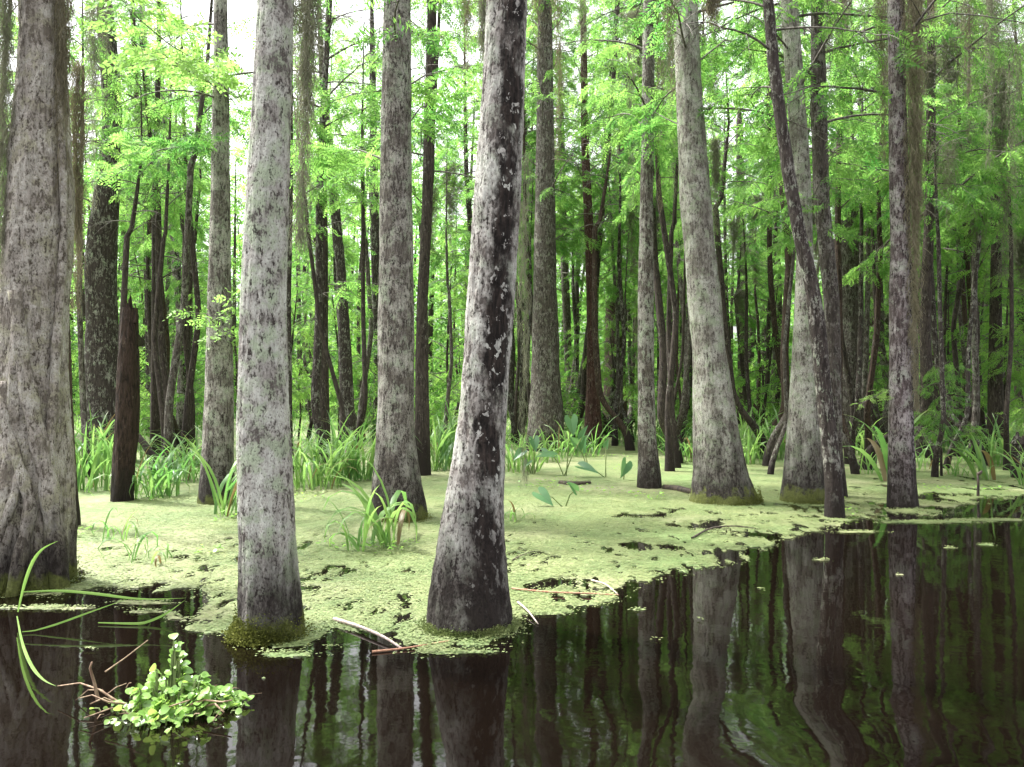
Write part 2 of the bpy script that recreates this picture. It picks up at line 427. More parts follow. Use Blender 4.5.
def duck_field(x, y, fine):
    s = sdist(x, y)
    f = s + .22 * fbm(x * 2.1, y * 1.5, octv=3, seed=21)
    if fine:
        f = f + .12 * fbm(x * 8, y * 5, octv=3, seed=31, gain=.6)
    f = np.minimum(f, .35)
    zone = np.clip(1.15 - s / 3.2, 0.10, 1)
    pit = fbm(x * 3.4, y * 1.9, octv=4, seed=41, gain=.62)
    f = f - zone * np.clip(pit - .17, 0, 1) * 2.8
    if fine:
        pit3 = fbm(x * 12, y * 6, octv=3, seed=45, gain=.65)
        f = f - np.clip(1.1 - s / 2.6, 0, 1) * np.clip(pit3 - .21, 0, 1) * 3.2
    # wear further back on the right where the mat thins
    pit2 = fbm(x * 1.2, y * .55, octv=4, seed=51, gain=.6)
    f = f - np.clip((x - 2.5) / 4, 0, 1) * np.clip((13.5 - y) / 3, 0, 1) * np.clip(pit2 + .02, 0, 1) * 1.6
    nz = fbm(x * 7, y * 4, octv=3, seed=61)
    for (px, py, a, b) in holes:
        c = W(px, py); c2 = W(px, py - b); e = W(px + a, py)
        rx = abs(e[0] - c[0]); ry = abs(c2[1] - c[1])
        q = np.sqrt(((x - c[0]) / rx) ** 2 + ((y - c[1]) / ry) ** 2)
        f = np.minimum(f, (q - 1) * .22 + .34 * nz + .10)
    for (px, py, a, b) in isles:
        c = W(px, py); c2 = W(px, py - b); e = W(px + a, py)
        rx = abs(e[0] - c[0]); ry = abs(c2[1] - c[1])
        q = np.sqrt(((x - c[0]) / rx) ** 2 + ((y - c[1]) / ry) ** 2)
        f = np.maximum(f, (1 - q) * .25 + .16 * nz - .02)
    return f
def contour_mesh(x0, x1, y0, y1, sx, sy, fine, V, Q3):
    nx, ny = int((x1 - x0) / sx) + 1, int((y1 - y0) / sy) + 1
    X, Y = np.meshgrid(np.linspace(x0, x1, nx), np.linspace(y0, y1, ny))
    if fine:
        X[1:-1, 1:-1] += rng.uniform(-.25, .25, X[1:-1, 1:-1].shape) * sx; Y[1:-1, 1:-1] += rng.uniform(-.25, .25, X[1:-1, 1:-1].shape) * sy
    Fv = duck_field(X, Y, fine)
    Z = .009 + .006 * fbm(X * 9, Y * 9, octv=2, seed=3)
    base = len(V)
    ins = Fv > 0
    pts = np.stack([X, Y, Z], -1).reshape(-1, 3)
    fl = Fv.ravel()
    id_ = np.arange(nx * ny).reshape(ny, nx)
    a, b, c, d = id_[:-1, :-1].ravel(), id_[:-1, 1:].ravel(), id_[1:, 1:].ravel(), id_[1:, :-1].ravel()
    T = np.concatenate([np.stack([a, b, c], 1), np.stack([a, c, d], 1)])
    cnt = (fl[T] > 0).sum(1)
    full = T[cnt == 3]
    V2 = list(map(tuple, pts)); tris = [tuple(t) for t in full.tolist()]
    cache = {}
    def cut(i, j):
        key = (min(i, j), max(i, j))
        if key in cache: return cache[key]
        t = fl[i] / (fl[i] - fl[j]); p = pts[i] + (pts[j] - pts[i]) * t
        V2.append((p[0], p[1], .002)); cache[key] = len(V2) - 1
        return cache[key]
    for t in T[(cnt == 1) | (cnt == 2)].tolist():
        ring = []
        for q in range(3):
            i, j = t[q], t[(q + 1) % 3]
            if fl[i] > 0: ring.append(i)
            if (fl[i] > 0) != (fl[j] > 0): ring.append(cut(i, j))
        for q in range(1, len(ring) - 1): tris.append((ring[0], ring[q], ring[q + 1]))
    used = np.unique(np.array(tris).ravel()); remap = np.full(len(V2), -1); remap[used] = np.arange(len(used)) + base
    VA = np.array(V2)[used]
    V.extend(map(tuple, VA)); Q3.extend(map(tuple, remap[np.array(tris)].tolist()))
V, T3 = [], []
contour_mesh(-6.5, 9.5, 4.2, 14.0, .03, .045, True, V, T3)
contour_mesh(-45, 45, 14.0, 52., .25, .3, False, V, T3)
contour_mesh(-20, -6.5, 4.2, 14.0, .25, .25, False, V, T3)
contour_mesh(9.5, 30, 4.2, 14.0, .25, .25, False, V, T3)
nmat = len(V)
# loose leaflets: tiny floating plants scattered along the edge of the mat
N = 420000
lx = rng.uniform(-5, 8.5, N); ly = rng.uniform(4.3, 12.5, N)
ff = duck_field(lx, ly, True)
keep = (ff > -.10) & (rng.random(N) < np.where(ff < 0, .22, np.where(ff < .25, .9, .45)))
lx, ly, ff = lx[keep], ly[keep], ff[keep]
sz = rng.uniform(.0045, .0095, len(lx)); an = rng.uniform(0, 2 * PI, len(lx))
LV, LF = [], []
for j in range(4):
    q = an + j * PI / 2
    LV.append(np.stack([lx + sz * np.cos(q) * 1.2, ly + sz * np.sin(q), np.where(ff > 0, .015, .003) + rng.uniform(0, .005, len(lx))], -1))
LV = np.stack(LV, 1).reshape(-1, 3)
LT = []
bi = np.arange(len(lx)) * 4 + nmat
for t in ((0, 1, 2), (0, 2, 3)): LT.append(np.stack([bi + t[0], bi + t[1], bi + t[2]], 1))
LT = np.concatenate(LT)
AV = np.concatenate([np.array(V), LV]); AT = np.concatenate([np.array(T3), LT])
dk = obj('duckweed', npmesh('duckweed', AV, AT, [M['duckweed'], M['duck_leaf']], smooth=False, mat_idx=np.concatenate([np.zeros(len(T3)), np.ones(len(LT))])))
tag(dk, 'pale green mat of duckweed floating on the dark water', 'duckweed', kind='stuff')

# ------------------------------------------------------------------ foliage
def spray_template(r, n, L, ll, lw, ang=58, droop=.12):
    V = []
    for i in range(n + 1):
        t = (i + .6) / (n + .6)
        for s in ((1, -1) if i < n else (0,)):
            a = R(ang + r.uniform(-10, 10)) * s
            p = np.array([t * L, 0, -droop * L * t * t])
            d = np.array([math.cos(a), math.sin(a), r.uniform(-.35, .1)]); d /= np.linalg.norm(d)
            l = ll * (.55 + .45 * math.sin(PI * min(1, .15 + t * .85))) * r.uniform(.8, 1.15)
            q = np.cross([0, 0, 1], d); q /= np.linalg.norm(q)
            q = q + np.array([0, 0, r.uniform(-.5, .5)]); q /= np.linalg.norm(q)
            V += [p, p + d * l * .45 + q * lw * .5, p + d * l, p + d * l * .45 - q * lw * .5]
    return np.array(V)
TR = np.random.default_rng(5)
TEMPL = {
    'cypress': [spray_template(TR, 7, .26, .095, .024, droop=.3) for _ in range(6)],
    'fine': [spray_template(TR, 9, .24, .075, .018, droop=.3) for _ in range(5)],
    'broad': [spray_template(TR, 3, .20, .095, .040, 50, droop=.3) for _ in range(5)],
    'far': [spray_template(TR, 4, .9, .42, .16, 55) for _ in range(4)],
}
def unit(a):
    return a / (np.linalg.norm(a, axis=-1, keepdims=True) + 1e-9)
def place_sprays(pos, dirs, scl, kind, r, tilt=.85):
    X = unit(dirs)
    up = np.array([0, 0, 1.]) + r.normal(0, tilt, pos.shape)
    Y = unit(np.cross(up, X)); Z = np.cross(X, Y)
    out = []
    ti = r.integers(0, len(TEMPL[kind]), len(pos))
    for t, T in enumerate(TEMPL[kind]):
        m = ti == t
        if not m.any(): continue
        v = pos[m][:, None] + scl[m][:, None, None] * (T[None, :, 0:1] * X[m][:, None] + T[None, :, 1:2] * Y[m][:, None] + T[None, :, 2:3] * Z[m][:, None])
        out.append(v.reshape(-1, 3))
    return np.concatenate(out)
def crown_parts(r, zlo, zhi, spread, nlimb, kind='cypress', centre=lambda z: (0, 0), trunk_r=lambda z: .1, rise=(-8, 52), sub_gap=.27, spray_gap=.085, scale=1., az=None, dens=1., limb_r=.017, sub_len=(.5, 1.15), gthr=-.12):
    """returns (leaf vertices, MB of branches): limbs > twigs > sprays"""
    mb = MB(); SP, SD, SS = [], [], []; gs = r.uniform(0, 50)
    ga = r.uniform(0, 2 * PI)
    for i in range(nlimb):
        f = (i + r.uniform(0, .9)) / nlimb
        z = zlo + (zhi - zlo) * f
        a = ga + i * 2.4 + r.uniform(-.5, .5) if az is None else R(r.uniform(*az))
        Ln = spread * (1 - .55 * f) * r.uniform(.55, 1.15)
        e = R(r.uniform(*rise)); cx, cy_ = centre(z); tr = trunk_r(z) * .6
        p = np.array([cx + math.cos(a) * tr, cy_ + math.sin(a) * tr, z]); pts = [p]; n = 7
        for j in range(n):
            e2 = e - R(38) * (j / n) * r.uniform(.6, 1.2); a += r.uniform(-.16, .16)
            p = p + Ln / n * np.array([math.cos(a) * math.cos(e2), math.sin(a) * math.cos(e2), math.sin(e2)]); pts.append(p)
        pts = np.array(pts)
        mb.tube(pts, np.linspace(limb_r * (Ln / 2.2) + .006, .005, n + 1), 5)
        s = .18 * Ln; side = 1
        while s < Ln * 1.0:
            u = s / Ln * n; j = min(int(u), n - 1); q = pts[j] + (pts[j + 1] - pts[j]) * (u - j)
            t = unit(pts[j + 1] - pts[j]); side = -side
            aa = math.atan2(t[1], t[0]) + side * R(r.uniform(30, 72))
            el = r.uniform(-.75, .45)
            d = np.array([math.cos(aa) * math.cos(el), math.sin(aa) * math.cos(el), math.sin(el)])
            sl = r.uniform(*sub_len) * (1 - .45 * s / Ln)
            m = 4; tp = [q]
            for jj in range(m):
                d2 = unit(d + np.array([0, 0, -.16 * jj])); tp.append(tp[-1] + d2 * sl / m)
            tp = np.array(tp); mb.tube(tp, np.linspace(.007, .003, m + 1), 3, cap=False)
            gap = vnoise(q[0:1] * .8 + gs, q[1:2] * .8, q[2:3] * .9, seed=7)[0]
            if gap > gthr + .30 * max(0., f - .25) and r.random() < dens:
                w_ = .12 * sl; sg = 1
                while w_ < sl:
                    uu = w_ / sl * m; jj = min(int(uu), m - 1); qq = tp[jj] + (tp[jj + 1] - tp[jj]) * (uu - jj)
                    tt = unit(tp[jj + 1] - tp[jj]); sg = -sg
                    ab = math.atan2(tt[1], tt[0]) + sg * R(r.uniform(20, 75))
                    SP.append(qq); SD.append((math.cos(ab), math.sin(ab), tt[2] + r.uniform(-.85, .15))); SS.append(scale * r.uniform(.7, 1.2))
                    w_ += spray_gap * r.uniform(.7, 1.3)
                SP.append(tp[-1]); SD.append(tuple(tp[-1] - tp[-2])); SS.append(scale)
            s += sub_gap * r.uniform(.7, 1.3)
    LVx = place_sprays(np.array(SP), np.array(SD), np.array(SS), kind, r)
    return LVx, mb
def crown_mesh(name, LVx, mb, mat):
    """leaves and the boughs that carry them as one crown"""
    q = np.array([(f if len(f) == 4 else (f[0], f[1], f[2], f[2])) for f in mb.Q if len(f) == 4], np.int32)
    n = len(LVx)
    return npmesh(name, np.concatenate([LVx, np.array(mb.V)]), np.concatenate([np.arange(n).reshape(-1, 4), q + n]), [mat, M['branch']],
                  mat_idx=np.concatenate([np.zeros(n // 4), np.ones(len(q))]))
def leaves_mesh(name, LVx, mat):
    return npmesh(name, LVx, np.arange(len(LVx)).reshape(-1, 4), mat)

# ------------------------------------------------------------------ trunks
def trunk_mesh(name, zs, cx, cy_, rr, mat, seg=40, flute=0., fl_n=5, fl_h=.6, seed=1, lump=.045, dz=None):
    """rings along a centre line; zs ascending control heights"""
    zs = np.asarray(zs, float)
    zz = []
    z = zs[0]
    while z < zs[-1]:
        zz.append(z); z += (dz if z < 5.5 else dz * 4)
    zz.append(zs[-1]); zz = np.array(zz)
    def smooth(y):
        v = np.interp(zz, zs, y); kk = max(3, int(.30 / dz) | 1)
        p = np.pad(v, kk // 2, mode='edge'); p[:kk // 2] = v[0] - (v[1] - v[0]) * np.arange(kk // 2, 0, -1); p[len(p) - kk // 2:] = v[-1] + (v[-1] - v[-2]) * np.arange(1, kk // 2 + 1)
        return np.convolve(p, np.ones(kk) / kk, 'valid')
    X, Y, Rr = smooth(cx), smooth(cy_), np.maximum(smooth(rr), .01)
    ph = np.arange(seg + 1) / seg * 2 * PI
    PH, ZZ = np.meshgrid(ph, zz)
    c, s = np.cos(PH), np.sin(PH)
    fl = flute * np.exp(-np.clip(ZZ, 0, 9) / fl_h)
    rad = Rr[:, None] * (1 + fl * (np.cos(fl_n * PH + seed + .8 * np.sin(2 * PH + seed * 3) + .5 * ZZ) - .2)
                         + lump * 1.7 * fbm(c * 1.3 + seed * 7, s * 1.3, ZZ * .9 / 1., octv=2, seed=seed) + lump * fbm(c * 4 + seed, s * 4, ZZ * 5, octv=3, seed=seed + 3))
    if seg > 48:
        rid = 1 - np.abs(fbm(c * 7 + seed, s * 7, ZZ * 2.2, octv=3, seed=seed + 9)) * 2.2
        rad = rad + .006 * rid + .005 * fbm(c * 22, s * 22 + seed, ZZ * 26, octv=2, seed=seed + 12)
    Vx = np.stack([X[:, None] + rad * c, Y[:, None] + rad * s, ZZ], -1)
    uv = np.stack([PH / (2 * PI), ZZ], -1)
    n = seg + 1; id_ = np.arange(len(zz) * n).reshape(len(zz), n)
    Fq = np.stack([id_[:-1, :-1], id_[:-1, 1:], id_[1:, 1:], id_[1:, :-1]], -1).reshape(-1, 4)
    return npmesh(name, Vx.reshape(-1, 3), Fq, mat, uv=uv.reshape(-1, 2), smooth=True), (lambda z: (float(np.interp(z, zz, X)), float(np.interp(z, zz, Y)))), (lambda z: float(np.interp(z, zz, Rr)))

KEY = []     # (px at base, Y, half width px)
def profile_tree(label, prof, mat, H=12., group=None, name='swamp_tree', flute=0., fl_n=5, fl_h=.5, seed=1, lump=.045, Yb=None, crown=None, lean=0., seg=40, dz=.07, cat='tree'):
    """prof: (py, left px, right px) of the visible trunk from the waterline up"""
    py0, l0, r0 = prof[0]
    Yf = W(0, py0)[1] if Yb is None else Yb
    rb = (r0 - l0) / 2 / FPX * Yf
    Yc = Yf + rb * .75
    zs, xs_, ys_, rs = [], [], [], []
    for i, (py, l, r_) in enumerate(prof):
        Y = Yc + lean * (prof[0][0] - py) / 400.
        p = P((l + r_) / 2, py, Y)
        zs.append(0. if i == 0 else p[2]); xs_.append(p[0]); ys_.append(Y); rs.append((r_ - l) / 2 / FPX * Y)
    x0, y0 = xs_[0], ys_[0]
    # below the water and above the frame
    zt, xt, yt, rt = zs[-1], xs_[-1], ys_[-1], rs[-1]
    if H > zt + .5:
        j = max(0, len(zs) - 3)
        sl = (xs_[-1] - xs_[j]) / max(zs[-1] - zs[j], .1) * .5
        sy = (ys_[-1] - ys_[j]) / max(zs[-1] - zs[j], .1) * .5
        for f in (.35, .7, 1.):
            zs.append(zt + (H - zt) * f); xs_.append(xt + sl * (H - zt) * f); ys_.append(yt + sy * (H - zt) * f); rs.append(rt * (1 - .75 * f))
    zs = [-.5] + zs; xs_ = [xs_[0]] + xs_; ys_ = [ys_[0]] + ys_; rs = [rs[0] * 1.06] + rs
    me, cen, rf = trunk_mesh('trunk', zs, np.array(xs_) - x0, np.array(ys_) - y0, rs, mat, seg, flute, fl_n, fl_h, seed, lump, dz)
    t = thing(name, label, cat, (x0, y0, 0), group)
    obj('trunk', me, t)
    t['top'] = H
    if crown:
        cr = dict(crown); mat_l = cr.pop('mat', M['leaf_cypress'])
        LVx, mb = crown_parts(np.random.default_rng(seed + 100), centre=cen, trunk_r=rf, **cr)
        obj('crown', crown_mesh('crown', LVx, mb, mat_l), t)
    KEY.append((x0, y0, rs[1]))
    return t, cen, rf, (x0, y0)

HI = dict(zlo=6.8, zhi=12.5, spread=2.2, nlimb=11, sub_gap=.38, spray_gap=.12)
MID = dict(zlo=5.4, zhi=12.5, spread=2.2, nlimb=15, sub_gap=.24, spray_gap=.065, dens=.9)
BACK = dict(zlo=4.8, zhi=15., spread=2.2, nlimb=20, sub_gap=.24, spray_gap=.065, dens=.9)

# the big trees along the water's edge
T1 = profile_tree('huge ridged grey trunk with thick twisting roots, nearest the left edge',
    [(592, -26, 70), (560, -22, 68), (510, -12, 68), (450, -4, 66), (400, 0, 64), (350, 4, 64), (300, 6, 66), (250, 8, 70), (200, 12, 71), (120, 17, 66), (60, 21, 63), (0, 22, 62)],
    M['bark_ridge'], H=13, flute=.12, fl_n=6, fl_h=.9, seed=3, lump=.07, crown=HI, seg=110, dz=.022)
T2 = profile_tree('pale grey straight tree blotched with green lichen, mossy at its foot',
    [(642, 238, 304), (625, 239, 302), (590, 240, 298), (540, 241, 294), (480, 239, 291), (400, 239, 287), (300, 242, 285), (200, 247, 288), (100, 254, 290), (0, 259, 293)],
    M['bark_pale'], H=12.5, seed=5, lump=.03, crown=HI, seg=110, dz=.018, flute=.03)
T3 = profile_tree('leaning white-barked tree with a broad black streak down its trunk',
    [(634, 426, 513), (615, 427, 511), (580, 431, 507), (540, 438, 504), (500, 445, 503), (450, 454, 505), (400, 461, 507), (300, 467, 513), (200, 474, 520), (100, 482, 524), (0, 487, 527)],
    M['bark_streak'], H=12.5, seed=8, lump=.03, crown=HI, seg=120, dz=.018, flute=.02)
T4 = profile_tree('straight brown-grey speckled tree behind the duckweed, between pale tree and black-streaked tree',
    [(522, 369, 428), (505, 371, 425), (480, 373, 421), (440, 376, 415), (400, 378, 414), (300, 379, 413), (200, 380, 412), (100, 382, 411), (0, 384, 410)],
    M['bark_fine'], H=13, seed=12, lump=.03, crown=MID, seg=72, dz=.035, flute=.04)
T5 = profile_tree('mottled brown-grey tree behind grass, just left of the pale lichen tree',
    [(505, 198, 238), (480, 200, 234), (440, 203, 233), (380, 206, 233), (300, 208, 231), (200, 211, 230), (90, 213, 229), (0, 214, 227)],
    M['bark_fine'], H=12, seed=15, lump=.04, crown=MID, seg=36, dz=.07, flute=.05)
T6 = profile_tree('tall grey-green tree flaring to a wide dark mossy base on the duckweed',
    [(505, 690, 758), (492, 692, 754), (470, 694, 746), (440, 694, 739), (400, 694, 733), (350, 693, 725), (300, 688, 721), (250, 685, 715), (200, 680, 711), (100, 677, 702), (0, 673, 697)],
    M['bark_green'], H=13.5, seed=18, lump=.03, crown=MID, seg=72, dz=.035, flute=.05, fl_n=4, fl_h=.4)
T7 = profile_tree('slim pole-straight pale tree with dark foot, standing in the green mat',
    [(489, 637, 662), (470, 638, 660), (440, 638, 656), (380, 638, 654), (300, 638, 654), (200, 640, 653), (100, 642, 654), (0, 643, 655)],
    M['bark_slim'], H=12, seed=21, lump=.04, crown=dict(MID, zlo=5.5), seg=28, dz=.07)
T8 = profile_tree('broad pale grey tree leaning left, beside the thin black leaning stem',
    [(504, 781, 826), (480, 784, 823), (440, 787, 822), (400, 790, 821), (330, 794, 819), (250, 797, 813), (170, 792, 810), (100, 788, 805), (0, 780, 797)],
    M['bark_green'], H=13, seed=24, lump=.03, crown=MID, seg=44, dz=.06, flute=.03)
T9 = profile_tree('thin black stem with lichen patches, leaning across the broad pale tree',
    [(519, 825, 845), (490, 826, 843), (430, 820, 836), (380, 815, 830), (330, 810, 826), (280, 804, 818), (240, 794, 807), (180, 783, 796), (100, 772, 784), (0, 762, 773)],
    M['bark_black'], H=8, seed=27, lump=.05, crown=dict(MID, zlo=5.2, zhi=8, nlimb=9, spread=1.6), seg=28, dz=.07)
T10 = profile_tree('narrow grey-brown trunk directly behind the thin black leaning stem',
    [(498, 826, 847), (450, 828, 842), (400, 827, 841), (300, 824, 839), (200, 814, 829), (100, 811, 826), (0, 811, 824)],
    M['bark_grey'], H=12, seed=30, lump=.05, crown=MID, seg=28, dz=.08)
T12 = profile_tree('slender patchy white and dark tree with moss hanging down its side',
    [(508, 887, 918), (490, 888, 916), (440, 889, 913), (380, 890, 912), (300, 890, 911), (250, 891, 910), (150, 890, 907), (60, 889, 905), (0, 888, 904)],
    M['bark_patch'], H=12, seed=33, lump=.035, crown=MID, seg=40, dz=.05, flute=.03)
T1b = profile_tree('dark narrow trunk pressed close behind the huge ridged trunk',
    [(528, 54, 79), (480, 56, 76), (400, 57, 72), (300, 54, 68), (200, 51, 63), (100, 48, 58), (0, 45, 54)],
    M['bark_brown'], H=11, seed=36, lump=.06, crown=HI, seg=28, dz=.08)

# trees standing further back whose shapes are clear
MIDTREES = [
 ('crooked dark tree with pale lower trunk, behind the rotten stump', [(462, 84, 130), (430, 86, 126), (380, 87, 122), (320, 88, 118), (270, 86, 116), (200, 92, 118), (140, 104, 122), (90, 103, 121), (40, 98, 116), (10, 97, 112)], 'bark_black', 14),
 ('stout speckled grey trunk right of the black-streaked tree', [(452, 527, 566), (400, 530, 562), (330, 532, 558), (250, 534, 556), (150, 536, 555), (60, 537, 553)], 'bark_grey', 17),
 ('slim reddish-brown trunk right of the stout speckled trunk', [(448, 584, 604), (400, 586, 600), (330, 587, 597), (250, 585, 595), (150, 581, 589), (0, 580, 586)], 'bark_red', 16),
 ('dark leaning forked trunk between the reddish trunk and the slim pole tree', [(430, 600, 628), (380, 604, 626), (300, 606, 624), (230, 609, 622), (160, 616, 630), (90, 622, 633)], 'bark_brown', 16),
 ('dark straight trunk close behind the straight brown-grey tree, on its right', [(476, 413, 431), (400, 415, 429), (300, 417, 428), (200, 422, 433), (110, 424, 436)], 'bark_dark', 13),
 ('dark curving trunk half way between pale lichen tree and brown-grey tree', [(452, 338, 358), (400, 340, 354), (330, 338, 350), (270, 336, 346), (180, 327, 337), (80, 319, 326)], 'bark_black', 14),
 ('thin black trunk close on the left of the brown-grey tree', [(440, 372, 386), (380, 374, 383), (300, 372, 381), (200, 370, 379), (80, 369, 376)], 'bark_black', 16),
 ('short dark trunk behind the grass mass right of the pale lichen tree', [(462, 317, 331), (400, 318, 329), (320, 319, 328), (250, 320, 328)], 'bark_dark', 8),
 ('very thin black stem hugging the right side of the pale lichen tree', [(480, 285, 294), (400, 284, 292), (300, 285, 291), (200, 288, 293)], 'bark_black', 9),
 ('thin dark pole tree between the rotten stump and the mottled tree', [(456, 150, 161), (380, 151, 159), (300, 152, 158), (180, 152, 158), (60, 156, 161)], 'bark_dark', 13),
 ('thin lichen-flecked tree left of the mottled tree behind grass', [(440, 176, 191), (370, 178, 187), (300, 175, 183), (200, 166, 174), (100, 158, 165)], 'bark_patch', 15),
 ('wide ghostly grey trunk behind the thin black leaning stem', [(449, 834, 868), (400, 837, 866), (320, 841, 863), (260, 841, 861), (170, 838, 855), (60, 835, 850)], 'bark_grey', 17),
 ('dark slim trunk left of the broad pale tree, nearer of a pair', [(420, 771, 784), (350, 773, 783), (270, 772, 781), (150, 770, 778), (40, 768, 775)], 'bark_dark', 17),
 ('dark slim trunk left of the broad pale tree, farther of a pair', [(416, 759, 769), (350, 760, 768), (250, 761, 768), (120, 762, 768)], 'bark_black', 17),
 ('black trunk behind the flared tree on its left', [(428, 688, 704), (350, 687, 697), (260, 686, 694), (120, 684, 691)], 'bark_black', 16),
 ('dark trunk with moss at the right side among saplings', [(456, 987, 1006), (400, 988, 1003), (330, 990, 1001), (240, 992, 1001), (150, 990, 998), (60, 987, 994)], 'bark_dark', 15),
 ('thin mossy trunk right of the slender patchy tree', [(440, 946, 958), (350, 947, 955), (220, 944, 951), (80, 943, 949)], 'bark_brown', 15),
 ('dark trunk right of the flared tree with leaves before it', [(425, 737, 751), (350, 738, 748), (250, 737, 746), (120, 736, 743)], 'bark_dark', 16),
 ('dark trunk between the broad pale tree and the patchy tree', [(432, 866, 882), (350, 868, 880), (250, 866, 877), (140, 842, 852), (60, 838, 846)], 'bark_brown', 16),
 ('slim dark trunk close on the right of the stout speckled trunk', [(432, 568, 578), (350, 564, 572), (250, 560, 568), (120, 558, 564)], 'bark_grey', 16),
]
for i, (lab, prof, mt, H) in enumerate(MIDTREES):
    profile_tree(lab, prof, M[mt], H=H, seed=40 + i, lump=.06, crown=dict(BACK, zlo=5.6 if H > 10 else 3.4, zhi=H, nlimb=int(2.1 * (H - 3.5)), spread=2.1 if H > 10 else 1.2), seg=20, dz=.16, flute=.05, fl_h=.5)

# ------------------------------------------------------------------ roots and ridges of the huge trunk
t, cen, rf, b0 = T1
def hug(fn):
    pts = []
    for (z, ph, out) in fn:
        cx, cy_ = cen(z); r_ = rf(z) + out + .035
        pts.append((cx + r_ * math.cos(R(ph)), cy_ + r_ * math.sin(R(ph)), z))
    P2 = []
    for i in range(len(pts) - 1):
        for s in np.linspace(0, 1, 6, endpoint=False):
            P2.append(np.array(pts[i]) * (1 - s) + np.array(pts[i + 1]) * s)
    P2.append(np.array(pts[-1])); A = np.array(P2)
    for _ in range(3): A[1:-1] = (A[:-2] + A[1:-1] * 2 + A[2:]) / 4
    return A
for path, r0, r1 in [([(-.35, -22, .03), (.35, -28, .02), (.8, -36, 0), (1.3, -55, -.01), (1.8, -78, -.02), (2.3, -95, -.04)], .085, .05),
                     ([(-.35, -75, .02), (.3, -62, .0), (.65, -55, -.01), (.95, -72, -.01), (1.3, -98, -.02), (1.6, -110, -.04)], .055, .035),
                     ([(-.35, -115, .02), (.2, -108, .0), (.6, -112, -.01), (1.1, -125, -.02), (1.7, -140, -.04)], .08, .04),
                     ([(.05, -95, .0), (.4, -90, -.01), (.72, -75, -.01), (.95, -72, -.02)], .04, .03),
                     ([(.9, -40, .0), (1.4, -30, .0), (2.0, -25, .0), (2.8, -22, 0), (4., -24, 0)], .045, .025)]:
    A = hug(path); mb = MB(); mb.tube(A, np.linspace(r0, r1, len(A)) * (1 + .12 * np.sin(np.arange(len(A)) * 1.3)), 14)
    obj('root', mb.mesh('root', M['bark_ridge']), t)

# mossy collars where the near trunks meet the water
def collar(tr, z1, rot, n, mat=M['moss_pad'], spread=.05):
    t, cen, rf, b = tr; r = np.random.default_rng(int(rf(0) * 1000) + n); n = int(n * 1.2)
    a = R(rot) + r.normal(0, .75, n); z = np.abs(r.normal(0, z1 * .5, n)) + .004
    rad = rf(0) * 1.02 + np.abs(r.normal(0, spread, n)) * (1 - np.clip(z / z1, 0, 1)) + .005
    pos = np.stack([rad * np.cos(a), rad * np.sin(a), z], 1)
    d = unit(np.stack([np.cos(a), np.sin(a), r.normal(.5, .5, n)], 1)); q = unit(np.cross(d, r.normal(0, 1, (n, 3))))
    l = r.uniform(.007, .019, n)[:, None]; wd = l * .45
    Vx = np.stack([pos, pos + d * l * .5 + q * wd, pos + d * l, pos + d * l * .5 - q * wd], 1).reshape(-1, 3)
    obj('moss', leaves_mesh('moss', Vx, mat), t)
collar(T2, .11, -105, 3000, spread=.035); collar(T3, .035, -90, 2600, M['duck_leaf'], .045); collar(T6, .16, -55, 1500, spread=.03)
collar(T4, .08, -70, 700); collar(T8, .10, -90, 700); collar(T1, .12, -70, 1500, spread=.05)

# ------------------------------------------------------------------ rotten stump
st = profile_tree('rotten dark brown broken stump standing in the grass', [(502, 111, 133), (480, 113, 134), (440, 115, 137), (400, 117, 138), (350, 120, 138), (325, 122, 138), (308, 124, 137)],
                  M['rotten'], H=0, name='stump', seed=70, lump=.12, seg=32, dz=.06, flute=.1, fl_n=4, cat='stump')
mb = MB()
cx, cy_ = st[1](2.55)
for i in range(13):
    a = i / 13 * 2 * PI; r_ = st[2](2.5) * random.uniform(.35, .85); hh_ = random.uniform(.05, .26) * (1.3 if math.cos(a) < .3 else .6)
    b = np.array([cx + r_ * math.cos(a), cy_ + r_ * math.sin(a), 2.52])
    mb.tube([b, b + [.01, 0, hh_ * .5], b + [random.uniform(-.02, .02), 0, hh_ + .1]], [.05, .032, .004], 5)
obj('splinters', mb.mesh('splinters', M['rotten'], smooth=False), st[0])
st2 = profile_tree('short black broken stump at the right edge of the mat', [(479, 1012, 1036), (460, 1013, 1034), (440, 1014, 1032)], M['bark_black'], H=0, name='stump', seed=72, lump=.14, seg=24, dz=.06, cat='stump')
mb = MB(); cx, cy_ = st2[1](.7); zt = .62
for i in range(9):
    a = i / 9 * 2 * PI; b = np.array([cx + .14 * math.cos(a), cy_ + .14 * math.sin(a), zt]); mb.tube([b, b + [0, 0, random.uniform(.08, .26)]], [.07, .02], 5)
obj('splinters', mb.mesh('splinters', M['bark_black'], smooth=False), st2[0])

